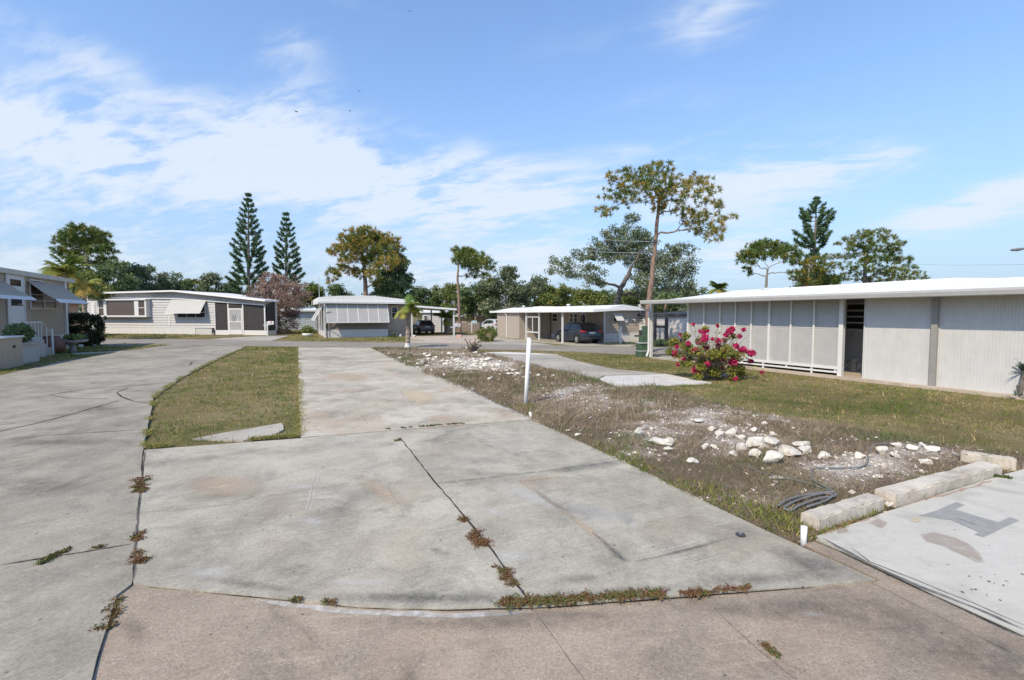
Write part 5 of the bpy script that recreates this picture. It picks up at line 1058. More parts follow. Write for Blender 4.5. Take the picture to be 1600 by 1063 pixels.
# birds
for l, px, py, wpx, bank in (('soaring black bird with wide wings, lowest over the cloud', 462, 174.5, 8, .35), ('small black bird nearest the cloud edge at upper middle', 546, 173.5, 5, .2), ('black bird highest of the close four', 561, 142.5, 5, .3), ('faint dark bird lowest of the four', 561, 202.5, 4, .1), ('lone tiny bird near the top of the sky', 640, 18, 4, .2)):
    Y = 70; c = W(px, py, Y); k = Y / FPX * wpx; o = thing('bird', l, 'bird', c, rnd.uniform(-.4, .4), None); o.rotation_euler[1] = bank
    m = MB(); m.tube([(0, -.32 * k, 0), (0, -.2 * k, .02 * k), (0, 0, .03 * k), (0, .2 * k, .01 * k), (0, .33 * k, 0)], [.015 * k, .06 * k, .085 * k, .05 * k, .02 * k], 8); m.build('body', M_bird, o, True)
    for sg in (1, -1):
        m = MB(); m.prism([(0, -.12 * k), (sg * .3 * k, -.16 * k), (sg * .55 * k, -.02 * k), (sg * .5 * k, .10 * k), (sg * .25 * k, .08 * k), (0, .14 * k)][::sg], 2, .02 * k, .045 * k); w = m.build('wing', M_bird, o); w.rotation_euler[1] = -sg * .22
    m = MB(); m.prism([(-.03 * k, .28 * k), (-.09 * k, .46 * k), (.09 * k, .46 * k), (.03 * k, .28 * k)][::-1], 2, -.005 * k, .01 * k); m.build('tail', M_bird, o)
# ================================================================ trees and plants
def needle_tufts(C, D, R_, n, wid):
    """C (m,3) tuft centres, D (m,3) main direction, R_ (m,) reach: n needles each"""
    m = len(C); d = D[:, None, :] * .55 + unit(m * n).reshape(m, n, 3); d /= np.linalg.norm(d, axis=2)[..., None]
    L = R_[:, None] * rng.uniform(.55, 1.1, (m, n)); side = np.cross(d, unit(m * n).reshape(m, n, 3)); side /= np.linalg.norm(side, axis=2)[..., None] + 1e-9
    w = (R_ * wid)[:, None, None]; c = C[:, None, :] + d * (L * .12)[..., None]
    T = np.stack([c - side * w, c + side * w, C[:, None, :] + d * L[..., None]], 2); return T.reshape(-1, 3, 3)
def leaf_tris(C, size):
    m = len(C); a = unit(m); b = np.cross(a, unit(m)); b /= np.linalg.norm(b, axis=1)[:, None]; s = size[:, None]
    return np.stack([C - b * s * .45 - a * s * .2, C + b * s * .45 - a * s * .15, C + a * s * .8 + b * s * rng.uniform(-.3, .3, (m, 1))], 1)
def in_ell(n, c, r):
    d = unit(n) * (rng.random(n) ** .42)[:, None]; return np.array(c) + d * np.array(r)
def limb(m, a, b, r0, r1, sag=.15, seg=5, wob=.04):
    a, b = Vector(a), Vector(b); L = (b - a).length; pts = []; rr = []
    for i in range(seg + 1):
        t = i / seg; p = a.lerp(b, t); p.z += sag * L * math.sin(t * math.pi) * (1 if True else 0); p += Vector((rnd.uniform(-1, 1), rnd.uniform(-1, 1), rnd.uniform(-1, 1))) * wob * L * (1 if 0 < i < seg else 0); pts.append(p); rr.append(r0 + (r1 - r0) * t)
    m.tube(pts, rr, 6, False); return pts
def tree(label, cat, Y, trunk_px, trunk_w, clusters, kind='pine', leaf=None, bark=None, depth=.6, tufts=1.0, group=None, name='pine_tree', fork=.55, tuft_r=.42, flat=.62, base_z=0.0, wpx=1.0, limb_r=.32, dry=0.0, twigs=2):
    """trunk_px: photo points from foot to tip at distance Y; clusters (px, py, radius px[, ry px])"""
    k = Y / FPX; T = [W(x, y, Y) for x, y in trunk_px]; A = Vector((T[0].x, Y, base_z)); o = thing(name, label, cat, A, 0, group)
    T = [p - A for p in T]; T[0] = Vector((T[0].x, 0, 0)) if T[0].z < .5 + base_z else T[0]
    if T[0].z > 0: T = [Vector((T[0].x, 0, -.05))] + T
    r0 = trunk_w * k / 2; nT = len(T); m = MB(); rr = [r0 * (1.15 if i == 0 else 1 - .62 * i / (nT - 1)) for i in range(nT)]
    fine = []; fr = []
    for i in range(nT - 1):
        for q in range(4): t = q / 4; fine.append(T[i].lerp(T[i + 1], t) + Vector((rnd.uniform(-1, 1), rnd.uniform(-1, 1), 0)) * r0 * .12 * (1 if i + q else 0)); fr.append(rr[i] * (1 - t) + rr[i + 1] * t)
    fine.append(T[-1]); fr.append(rr[-1]); m.tube(fine, fr, 10, True)
    xs = [c[0] for c in clusters]; crown_w = (max(xs) - min(xs)) * k / 2 + .4; cxm = (max(xs) + min(xs)) / 2
    TT = []; VV = []
    top = fine[-1]; nodes = [(fine[q], fr[q] * .8) for q in range(int(len(fine) * .45), len(fine))]
    todo = []
    for c in clusters:
        px, py, rx = c[0], c[1], c[2] * k; rz = c[3] * k if len(c) > 3 else rx * flat
        edge = min(1, abs(px - cxm) * k / crown_w); dy = rnd.uniform(-1, 1) * depth * crown_w * math.sqrt(max(0, 1 - edge ** 2 * .9))
        todo.append((W(px, py, Y + dy) - A, rx, rz))
    todo.sort(key=lambda e: min((e[0] - q[0]).length for q in nodes))
    for C, rx, rz in todo:
        # the branch leaves the nearest wood that is lower or level
        best, r_b = min(nodes, key=lambda q: (C - q[0]).length * (1.0 + max(0, q[0].z - C.z + .1) / max(.3, (C - q[0]).length) * 1.2) + (.25 if q[1] < .03 else 0)); end = C - Vector((0, 0, rz * .35)); L = (end - best).length
        if L > .25:
            ra = max(.018, min(r_b * .72, (.035 + .022 * L) * limb_r * 3)); pts = limb(m, best, end, ra, max(.010, ra * .35), .07, 6, .055); nodes += [(p, ra * (1 - .65 * q / 6)) for q, p in enumerate(pts) if q >= 2]
            for q in range(twigs): limb(m, pts[rnd.choice((3, 4, 5))], Vector(in_ell(1, C, (rx * .8, rx * .8, rz * .8))[0]), ra * .4, .008, .05, 3, .06)
        ry = rx * .85
        if kind == 'pine':
            n = max(7, int(48 * tufts * (rx / .9) ** 2 * (rz / .6) ** .5)); Q = in_ell(n, C, (rx, ry, rz)); Q[:, 2] += .15 * rz; Dv = Q - np.array(C) + np.array([0, 0, .5 * rz]); Dv /= np.linalg.norm(Dv, axis=1)[:, None] + 1e-6
            rad = tuft_r * rng.uniform(.7, 1.15, n); t = needle_tufts(Q, Dv, rad, 26, .07 * wpx); tone = np.clip(rng.normal(.50, .26, n) - dry + rnd.uniform(-.18, .18), 0, 1); v = np.repeat(tone, 26) + rng.normal(0, .12, n * 26)
        else:
            nc = max(4, int(12 * tufts * (rx / .9) ** 2 * (rz / .6) ** .5)); Q = in_ell(nc, C, (rx, ry, rz)); per = 44; sp = tuft_r * rng.uniform(.6, 1.2, nc)
            L_ = np.repeat(Q, per, 0) + unit(nc * per) * (np.repeat(sp, per) * rng.random(nc * per) ** .5)[:, None] * [1, 1, .7]; t = leaf_tris(L_, np.full(len(L_), .13 * wpx) * rng.uniform(.6, 1.3, len(L_)))
            tone = np.clip(rng.normal(.5, .2, nc) + rnd.uniform(-.12, .12) - dry, 0, 1); v = np.repeat(tone, per) + rng.normal(0, .16, nc * per)
        TT.append(t); VV.append(v)
    m.build('trunk', bark or M_pinebark, o, True); tri_mesh('crown', np.concatenate(TT), np.clip(np.concatenate(VV), 0, 1), leaf or M_pine, o); return o

M_greybark2 = bark_mat('dark_grey_bark', (.17, .15, .13), (.06, .05, .045))
# the tall pine behind the right home
C = [(1020, 268, 24), (985, 275, 18), (965, 283, 20), (1044, 268, 18), (990, 292, 24), (1022, 290, 26), (1055, 288, 22), (1005, 308, 20), (1035, 312, 22), (968, 303, 20), (950, 307, 16), (1082, 284, 18), (1098, 290, 20), (1112, 297, 16), (1075, 305, 22), (1098, 312, 16), (1050, 326, 18), (1072, 330, 20), (1092, 335, 14), (955, 328, 13, 8), (940, 329, 10, 6), (948, 337, 8), (1118, 318, 9), (1124, 324, 5, 9), (1085, 348, 22), (1108, 346, 16), (1122, 355, 15), (1142, 341, 9, 6), (1130, 343, 9, 5), (1098, 362, 18), (1118, 370, 18), (1076, 356, 14), (1028, 330, 10), (978, 318, 14), (1042, 300, 18), (1004, 275, 18)]
tree('tallest pine with a bare reddish trunk and flat tufted crown, behind the white carport', 'tree', 24.3, [(1015, 551), (1014, 520), (1013, 480), (1019, 430), (1024, 380), (1028, 335), (1030, 310)], 10.5, C, 'pine', M_pine, M_pinebark, .5, 1.25, tuft_r=.27, flat=.66, limb_r=.5, twigs=3)
# round-headed pine behind the grey awning home
C = [(570, 368, 22), (545, 374, 18), (595, 374, 20), (527, 392, 14), (545, 392, 20), (570, 388, 24), (598, 392, 22), (615, 395, 18), (555, 405, 16), (580, 408, 20), (606, 412, 20), (536, 412, 12), (624, 410, 14), (520, 428, 12), (535, 424, 14), (552, 425, 14, 8), (520, 440, 9), (566, 430, 12), (585, 428, 16), (612, 380, 14), (520, 396, 9), (590, 442, 12), (560, 380, 18), (582, 375, 16)]
tree('round headed olive and rust pine behind the grey awning home', 'tree', 56, [(572, 478), (571, 440), (568, 410), (565, 385)], 9, C, 'pine', M_pine, M_pinebark, .7, .42, tuft_r=.55, flat=.62, dry=.10, limb_r=.5)
tree('leaning flat topped pine over the white carport corner', 'tree', 50, [(718, 512), (717, 470), (715, 440), (716, 415)], 6.5, [(716, 394, 12, 7), (728, 397, 16), (740, 404, 18), (752, 411, 16), (764, 418, 13, 8), (722, 408, 16), (736, 415, 16), (716, 410, 9), (745, 424, 8), (758, 432, 10, 5), (765, 440, 6), (735, 432, 10, 5), (730, 402, 14)], 'pine', M_pine2, M_pinebark, .7, .55, tuft_r=.5, flat=.6)
tree('tall broad pine standing over the left treeline', 'tree', 54, [(141, 470), (140, 430), (137, 415), (134, 395)], 9, [(105, 366, 12), (122, 362, 16), (140, 364, 16), (155, 368, 14), (94, 378, 14), (112, 378, 16), (130, 380, 18), (148, 380, 18), (162, 382, 13), (90, 392, 10), (105, 395, 14), (150, 395, 16), (168, 392, 9), (128, 396, 14), (160, 405, 10), (176, 396, 8), (115, 408, 14), (152, 412, 12), (165, 412, 12, 7), (178, 404, 5)], 'pine', M_pine2, M_bark, .7, .5, tuft_r=.55, flat=.62, limb_r=.5)
tree('umbrella shaped pine with bare curved limbs over the white roof', 'tree', 40, [(1199, 500), (1197, 450), (1198, 432), (1200, 420)], 6, [(1165, 398, 13), (1180, 388, 16), (1198, 384, 16), (1216, 387, 16), (1232, 393, 15), (1246, 400, 12), (1160, 409, 8), (1172, 404, 13), (1190, 397, 14), (1210, 399, 14), (1228, 405, 12), (1166, 420, 8), (1178, 414, 9), (1172, 428, 4), (1244, 411, 9), (1236, 426, 6)], 'pine', M_pine2, M_bark, .6, 1.3, tuft_r=.38, flat=.62, twigs=3)
tree('widest dark green pine over the white roof at right', 'tree', 44, [(1352, 500), (1351, 440), (1352, 415), (1356, 395)], 8, [(1350, 370, 17), (1368, 368, 18), (1386, 374, 16), (1402, 384, 14), (1330, 378, 14), (1312, 380, 10), (1342, 388, 18), (1364, 386, 20), (1386, 392, 18), (1400, 396, 12), (1325, 398, 14), (1306, 402, 12), (1290, 404, 12), (1346, 406, 18), (1370, 406, 20), (1394, 408, 17), (1412, 408, 13), (1420, 420, 13), (1398, 424, 18), (1374, 424, 18), (1350, 424, 14), (1326, 418, 14), (1300, 418, 14), (1434, 430, 12), (1416, 434, 16), (1390, 438, 16), (1330, 434, 16), (1310, 436, 14), (1284, 416, 10), (1360, 440, 16), (1446, 436, 7)], 'pine', M_pine2, M_bark, .55, .62, tuft_r=.36, flat=.55, dry=.08, limb_r=.6, twigs=3)
tree('low yellowish pine between the two larger pines over the roof', 'tree', 43, [(1262, 500), (1262, 450), (1264, 420)], 5, [(1255, 412, 10), (1268, 408, 10), (1250, 428, 11), (1265, 424, 12), (1280, 428, 10), (1255, 442, 12), (1275, 440, 12), (1240, 434, 6)], 'pine', M_pine, M_bark, .7, 1.1, tuft_r=.40, dry=-.08)

# araucarias with whorled upswept branches
def araucaria(label, Y, px, top, foot, wpx, levels, lean=0, topheavy=False, seed=1):
    r = random.Random(seed); k = Y / FPX; A = Vector((W(px, 500, Y).x, Y, 0)); Tp = W(px + lean, top, Y) - A; o = thing('araucaria_tree', label, 'tree', A); m = MB()
    m.tube([(0, 0, 0), tuple(Tp * .5), tuple(Tp)], [.26, .17, .03], 8); z0 = W(px, foot, Y).z; TT = []; VV = []
    for i in range(levels):
        t = i / (levels - 1); z = z0 + (Tp.z - z0) * t; c = Vector((Tp.x * z / Tp.z, 0, z)); env = (1 - t) ** .62 * (1 if t > .12 else .75 + 2 * t)
        if topheavy: env = (.55 + .55 * math.sin(min(1, t * 1.05) * math.pi * .82) ** 1.5) * (1 - t ** 9) * (.45 if .30 < t < .42 else 1) * r.uniform(.6, 1.25)
        L0 = max(.25, wpx * k / 2 * env); nb = 6 if not topheavy else 7; ph = r.uniform(0, 6.28)
        for b in range(nb):
            a = ph + b * 6.283 / nb + r.uniform(-.2, .2); L = L0 * r.uniform(.75, 1.12); up = .28 + .3 * t
            if r.random() < (.06 if not topheavy else .33): continue
            d = Vector((math.cos(a), math.sin(a), 0)); P = [c + d * (L * s_) + Vector((0, 0, L * (up * s_ ** 1.5 - .12 * math.sin(s_ * 3.14)))) for s_ in (0, .3, .6, .85, 1.0)]
            m.tube(P, [.035, .03, .025, .02, .012], 4, False); s0 = .42 if not topheavy else .35
            ns = max(5, int(L * (1 - s0) / .08)); rad = .29 + .05 * L
            for q in range(ns):
                s_ = s0 + (1 - s0) * q / max(1, ns - 1); f = s_ * 4; p = c + d * (L * s_) + Vector((0, 0, L * (up * s_ ** 1.5 - .12 * math.sin(s_ * 3.14))))
                T = needle_tufts(np.array([p]), np.array([(d.x * .8, d.y * .8, .5)]), np.array([rad * (1.25 - .5 * abs(s_ - .75) / .3)]), 16, .15); TT.append(T); VV.append(np.clip(rng.normal(.5, .25, 16), 0, 1))
    m.build('trunk', M_bark, o); tri_mesh('crown', np.concatenate(TT), np.concatenate(VV), M_norfolk, o)
araucaria('taller of the two feathery araucaria pines behind the bay window home', 58, 388, 306, 478, 68, 21, 0, False, 3)
araucaria('shorter araucaria pine right of its taller twin', 60, 447, 336, 470, 58, 17, 0, False, 5)
araucaria('ragged top heavy araucaria between the pines at right', 46, 1268, 312, 446, 46, 21, 8, True, 9)

# broadleaf trees
C = [(985, 345, 16, 12), (965, 365, 20), (990, 372, 24), (1010, 380, 20), (945, 375, 14), (932, 380, 12, 7), (960, 390, 26), (990, 400, 28), (1015, 410, 24), (940, 395, 20), (920, 402, 18), (905, 395, 12), (880, 415, 17), (868, 408, 10), (895, 425, 16), (862, 425, 6, 9), (925, 430, 20), (935, 440, 14), (1040, 400, 20), (1060, 392, 16), (1075, 388, 12), (1050, 420, 22), (1070, 425, 18), (1080, 410, 12), (1045, 445, 22), (1070, 450, 20), (1020, 440, 22), (1000, 430, 20), (1084, 445, 9), (1005, 458, 20), (1030, 470, 22), (1060, 468, 18)]
tree('spreading grey green oak with pale crooked limbs behind the tan home', 'tree', 46, [(963, 500), (964, 472), (970, 450), (982, 430), (985, 418)], 13, C, 'oak', M_oak, M_greybark2, .75, .95, name='oak_tree', fork=.75, tuft_r=.55, flat=.8, wpx=1.2, limb_r=.9, twigs=5)
tree('dark leafy tree leaning against the round headed pine', 'tree', 58, [(610, 490), (611, 460), (612, 430)], 7, [(620, 418, 14), (632, 412, 10), (605, 428, 16), (625, 432, 18), (640, 436, 10), (598, 445, 15), (615, 448, 20), (634, 452, 14), (590, 460, 14), (606, 465, 18), (626, 466, 18), (642, 462, 8), (634, 405, 7)], 'oak', M_deep, M_bark, .8, 1.0, name='leafy_tree', tuft_r=.6, flat=.85, wpx=1.6)
C = [(430, 440, 20), (450, 445, 20), (412, 446, 16), (470, 455, 14), (400, 460, 14), (425, 462, 24), (450, 465, 24), (474, 472, 12), (405, 480, 16), (430, 485, 24), (455, 488, 20), (415, 500, 14), (440, 505, 20), (462, 508, 10), (430, 520, 12), (398, 470, 8), (480, 462, 6)]
tree('reddish brown bare winter tree between the two white homes', 'tree', 48, [(432, 524), (432, 505), (434, 480), (438, 455)], 6, C, 'oak', M_dry, M_bark, .8, 1.1, name='bare_tree', fork=1.1, tuft_r=.5, flat=.9, wpx=.95, twigs=7, limb_r=.4)
def bush_tree(label, px, top, foot, w, Y, leaf, seed, name='leafy_tree', group='trees behind the homes', wpx=1.7, dens=.8):
    r = random.Random(seed); h = foot - top; C = []; n = int(7 + w / 9)
    for i in range(n):
        t = r.random(); x = px + r.uniform(-1, 1) * w / 2 * math.sqrt(1 - (1 - t) ** 2 * 0 - t ** 2 * .75); y = foot - h * .15 - h * .80 * t; C.append((x, y, w * r.uniform(.10, .17) + 4))
    C += [(px - w * .3, foot - h * .25, w * .16), (px + w * .3, foot - h * .25, w * .16), (px + r.uniform(-.1, .1) * w, top + w * .08, w * .12)]
    return tree(label, 'tree', Y, [(px, foot + 14), (px + r.uniform(-3, 3), foot - h * .3), (px + r.uniform(-5, 5), foot - h * .65)], max(4, w * .06), C, 'oak', leaf, M_bark, .8, dens, group, name, tuft_r=.7, flat=.85, wpx=wpx, twigs=1)
BT = [(178, 412, 468, 60, 50, M_deep, 'dense oak right below the broad pine'), (212, 418, 465, 50, 58, M_oak, 'grey green oak third along the left treeline'), (232, 420, 466, 34, 60, M_deep, 'small dark oak with a twig sticking up in the left treeline'), (255, 428, 466, 36, 62, M_oak, 'open dark tree over the bay window home'), (280, 427, 466, 34, 64, M_deep, 'round dark tree over the ridge of the bay window home'), (306, 436, 468, 36, 66, M_olive, 'low olive tree over the bay window home'), (335, 430, 470, 44, 60, M_oak, 'grey green tree left of the taller araucaria'), (366, 440, 472, 30, 62, M_deep, 'dark tree at the foot of the taller araucaria'),
      (150, 425, 470, 50, 48, M_olive, 'olive shrubby tree behind the tan home palm'), (120, 425, 470, 40, 52, M_deep, 'dark tree behind the tan home palm'),
      (492, 450, 475, 36, 70, M_pine2, 'low flat green tree left of the grey awning home roof'), (528, 448, 475, 30, 74, M_deep, 'low rounded tree behind the white roof'), (664, 455, 490, 46, 72, M_deep, 'dark low tree right of the leafy tree'), (690, 452, 492, 40, 78, M_olive, 'pale green tree behind the white carport'), (712, 446, 492, 40, 70, M_olive, 'yellow green tree at the trunk of the leaning pine'), (744, 446, 500, 52, 62, M_deep, 'deep green tree right of the leaning pine'), (792, 424, 492, 76, 60, M_oak, 'large grey green oak right of the leaning pine'), (838, 436, 492, 56, 64, M_oak, 'thin twiggy oak with pale branches'),
      (872, 452, 490, 56, 62, M_olive, 'bright green tree below the spreading oak'), (915, 455, 490, 56, 66, M_olive, 'green tree behind the tan home roof'), (1000, 455, 496, 60, 60, M_olive, 'sunlit green tree behind the tall pine'), (1045, 460, 500, 50, 62, M_deep, 'dark tree behind the white carport end'), (1085, 452, 500, 40, 58, M_oak, 'grey tree at the left end of the white roof'), (765, 455, 500, 40, 66, M_olive, 'olive tree behind the wood fence'), (1290, 425, 462, 50, 50, M_olive, 'leafy olive tree low between the pines over the roof'), (1252, 432, 466, 34, 52, M_deep, 'dark bush topped tree right of the umbrella pine'), (950, 462, 492, 50, 68, M_deep, 'dark tree behind the trunk of the spreading oak')]
for i, (px, tp, ft, w, Y, lf, lb) in enumerate(BT): bush_tree(lb, px, tp, ft, w, Y, lf, 40 + i)
# far woods as one mass closing the view behind everything
def far_woods():
    C = []
    for i in range(900):
        x = rng.uniform(-160, 170); y = rng.uniform(92, 120); h = 4.2 + 2.4 * vnoise(np.array([[x * .06, y * .06]]), 1.0, 3)[0]; C.append((x, y, rng.uniform(.5, h)))
    C = np.array(C); per = 46; L_ = np.repeat(C, per, 0) + unit(len(C) * per) * (rng.random(len(C) * per) ** .4 * 2.0)[:, None] * [1.3, 1, .7]; L_[:, 2] = np.abs(L_[:, 2])
    v = np.repeat(np.clip(rng.normal(.5, .25, len(C)), 0, 1), per); tag(tri_mesh('far_woods', leaf_tris(L_, np.full(len(L_), .55)), v, M_deep), 'low dark woods along the horizon behind the homes', 'woods', kind='stuff')
far_woods()

# ---------------------------------------------------------------- palms
def palm(label, A, h, nf, L, droop=.9, lean=(0, 0), rt=.10, seed=1, leafw=.035, upright=.5, name='palm_tree', dry=.2, whitefoot=False, mat=None):
    r = random.Random(seed); o = thing(name, label, 'palm tree', A); m = MB(); tp = Vector((lean[0], lean[1], h)); P = []; rr = []
    for i in range(19): t = i / 18; P.append(Vector((lean[0] * t ** 1.6, lean[1] * t ** 1.6, h * t))); rr.append(rt * (1.25 - .35 * t) * (1.12 if i % 2 else .92))
    m.tube(P, rr, 10); m.build('trunk', M_palmbark, o)
    if whitefoot: MB().lathe([(rt * 1.7, 0), (rt * 1.4, .12), (rt * 1.3, .26), (rt * 1.28, .28)], sides=12).build('painted_foot', M_white, o)
    TT = []; VV = []; rm = MB()
    for f in range(nf):
        a = f * 2.4 + r.uniform(-.2, .2); e = upright * math.pi / 2 * r.uniform(-.35, 1.0) if nf > 8 else 1.1; Lf = L * r.uniform(.8, 1.1); d = Vector((math.cos(a), math.sin(a), 0)); pts = []; n = 22; p = tp.copy(); ang = e + .25
        for i in range(n + 1): pts.append(p.copy()); p = p + (d * math.cos(ang) + Vector((0, 0, math.sin(ang)))) * (Lf / n); ang -= droop * 2.1 / n * (i / n + .25) * 1.4
        rm.tube([pts[i] for i in (0, 5, 11, 17, 22)], [.022, .018, .012, .008, .004], 5, False); tone = min(1, max(0, .25 + .75 * (e + .5) / 1.8 + r.uniform(-.15, .15) - dry)); S = d.cross(Vector((0, 0, 1)))
        for i in range(2, n):
            t = i / n; tang = (pts[i + 1] - pts[i - 1]).normalized(); ll = Lf * .34 * math.sin(min(1, t * 1.15 + .12) * math.pi) ** .6
            for sg in (1, -1):
                for u in (0, .5):
                    b = pts[i].lerp(pts[i + 1], u); tip = b + (S * sg * .8 + tang * .55 + Vector((0, 0, -.35 - .3 * r.random()))) * ll * r.uniform(.8, 1.1); w = tang * leafw * .5
                    TT.append((tuple(b - w), tuple(b + w), tuple(tip))); VV.append(min(1, max(0, tone + r.uniform(-.15, .15))))
    cr = tri_mesh('crown', np.array(TT), np.array(VV), mat or M_frond, o); rm.build('frond_stem', M_frond if False else plain('frond_stem_green', (.30, .33, .12), .5), cr); return o
palm('small yellow green palm with a white painted foot at the lane edge', G(637, 544), W(637, 482, 27).z, 15, 1.25, 1.0, (.12, 0), .11, 4, .07, .9, whitefoot=True, dry=.05)
palm('feathery palm with one tall arching frond behind the tan home', Vector((W(104, 500, 34).x, 34, 0)), W(104, 428, 34).z, 22, 2.3, .85, (.1, 0), .16, 8, .09, .85, dry=.12)
palm('yellowing lower palm right of the tall frond behind the tan home', Vector((W(133, 500, 38).x, 38, 0)), W(133, 448, 38).z, 16, 1.9, 1.2, (0, 0), .15, 12, .09, .6, dry=.3)
palm('cabbage palm head peeking over the far end of the white roof', Vector((W(1122, 500, 48).x, 48, 0)), W(1122, 452, 48).z, 18, 1.6, 1.0, (0, 0), .16, 15, .12, .7, dry=-.1)
palm('bushy green palm seen through the white carport', Vector((W(697, 500, 47).x, 47, 0)), 1.5, 16, 1.7, 1.0, (0, 0), .16, 18, .11, .8, dry=-.1)

# ---------------------------------------------------------------- shrubs
def shrub(name, label, px, py, w, h, leaf, seed, n=70, lsize=.07, spread=.13, per=40, shape='dome', stems=8, stem_m=None):
    r = random.Random(seed); A = G(px, py); k = A.y / FPX; rx = w * k / 2; H = h * k; o = thing(name, label, 'shrub', A); C = []
    while len(C) < n:
        x, y, z = r.uniform(-1, 1), r.uniform(-1, 1), r.uniform(0, 1)
        q = x * x + y * y + ((z - .45) / .55) ** 2 if shape == 'dome' else max(abs(x), abs(y)) ** 6 + abs(2 * z - 1) ** 8
        if q <= 1 and q > .3: C.append((x * rx, y * rx * .9, .08 * H + z * H * .9))
    C = np.array(C); L_ = np.repeat(C, per, 0) + unit(len(C) * per) * (spread * rng.random(len(C) * per) ** .5)[:, None]; L_[:, 2] = np.maximum(L_[:, 2], .02); v = np.clip(np.repeat(rng.normal(.5, .2, len(C)), per) + rng.normal(0, .15, len(L_)), 0, 1)
    m = MB()
    for i in range(stems): e = C[r.randrange(len(C))]; limb(m, (r.uniform(-.1, .1), r.uniform(-.1, .1), 0), tuple(e), .02, .006, .05, 4, .05)
    m.build('stem', stem_m or M_bark, o); tri_mesh('foliage', leaf_tris(L_, lsize * rng.uniform(.6, 1.3, len(L_))), v, leaf, o); return o
shrub('clipped_shrub', 'dark clipped shrub with square shoulders beside the tan home', 131, 541, 41, 50, leaf_mat('dark_red_green_leaves', [(0, (.09, .05, .025)), (.5, (.04, .05, .02)), (1, (.02, .04, .015))], .1), 3, 260, .09, .16, 46, 'box')
shrub('round_bush', 'rounded green bush on the dry verge before the tan carport', 760, 534, 32, 24, M_olive, 5, 90, .08, .14, 40)
shrub('dead_bush', 'spiky grey dead bush between the lane and the weedy lot', 738, 553, 42, 26, M_dry, 6, 20, .07, .10, 6, stems=150)
shrub('low_shrub', 'dark green low plants under the trunk behind the white carport post', 1032, 541, 26, 9, M_deep, 8, 30, .08, .14, 30)
shrub('low_shrub', 'brown and green low plants beside the dark porch posts', 1058, 541, 34, 14, M_dry, 9, 30, .09, .16, 30)
for i, (px, py, w, h, l) in enumerate([(545, 0, 0, 0, '')][:0]): pass
def foliage_on(parent, c, r, n, size, leaf, name='plant'):
    L_ = in_ell(n, c, r); tri_mesh(name, leaf_tris(L_, size * rng.uniform(.6, 1.3, n)), np.clip(rng.normal(.5, .25, n), 0, 1), leaf, parent)
foliage_on(PLANTER, (0, 0, 1.15), (1.05, .25, .38), 900, .16, M_deep); foliage_on(WPOT, (0, 0, .55), (.55, .45, .38), 500, .14, M_olive)
foliage_on(bw, (.1, 0, .75), (.5, .4, .18), 200, .14, M_olive)
# spiky plants
def rosette(o, c, n, L, w, mat, seed, up=.9, name='leaves', droop=.5):
    r = random.Random(seed); TT = []; VV = []; c = Vector(c)
    for i in range(n):
        a = r.uniform(0, 6.283); e = r.uniform(-.35, up * 1.5); d = Vector((math.cos(a) * math.cos(e), math.sin(a) * math.cos(e), math.sin(e))); s_ = d.cross(Vector((0, 0, 1))).normalized() * w / 2; l = L * r.uniform(.7, 1.1)
        b0, b1, b2 = c, c + d * l * .5 + Vector((0, 0, -.02)), c + d * l + Vector((0, 0, -droop * l * (.5 + .5 * math.cos(e)) * .5)); v = r.uniform(.1, .9)
        for t in ((b0 - s_ * .7, b0 + s_ * .7, b1 + s_), (b0 - s_ * .7, b1 + s_, b1 - s_), (b1 - s_, b1 + s_, b2)): TT.append([tuple(q) for q in t]); VV.append(v)
    tri_mesh(name, np.array(TT), np.array(VV), mat, o)
A = G(1593, 623.5); o = thing('dracaena', 'spiky grey green dracaena on bent stems against the ribbed wall', 'plant', A); k = A.y / FPX; m = MB()
tops = [((-3) * k, 22 * k), (4 * k, 44 * k), (16 * k, 58 * k)]
for tx, tz in tops: MB().tube([(0, 0, 0), (tx * .3, 0, tz * .4), (tx * .9, .02, tz * .8), (tx, .02, tz)], [.035, .028, .022, .018], 8).build('stem', M_greybark2, o)
rosette(o, (-7 * k, -.03, 1 * k), 26, .26, .024, M_agave, 1)
for q, (tx, tz) in enumerate(tops[1:]): rosette(o, (tx, .02, tz), 40, .33, .026, M_agave, 5 + q, .9)
rosette(o, (10 * k, -.08, 8 * k), 26, .28, .024, M_agave, 9)
A = G(616, 527.5); o = thing('agave_plant', 'dark spiky agave beneath the window of the grey awning home', 'plant', A); rosette(o, (0, 0, .05), 30, .6, .09, M_deep, 3)
A = G(1030, 542); o = thing('agave_plant', 'pale green agave below the leaning trunk behind the carport post', 'plant', A); rosette(o, (0, 0, .05), 26, .6, .1, M_agave, 4)
# leaning bare trunk behind the carport post
tree('slim leaning pinkish trunk before the home with dark fascia', 'tree', 33, [(1034, 541), (1034, 518), (1036, 498), (1042, 470)], 6, [(1042, 462, 16), (1030, 466, 14), (1056, 468, 14)], 'oak', M_deep, M_pinebark, .8, .9, name='slim_tree', tuft_r=.5, wpx=1.4)

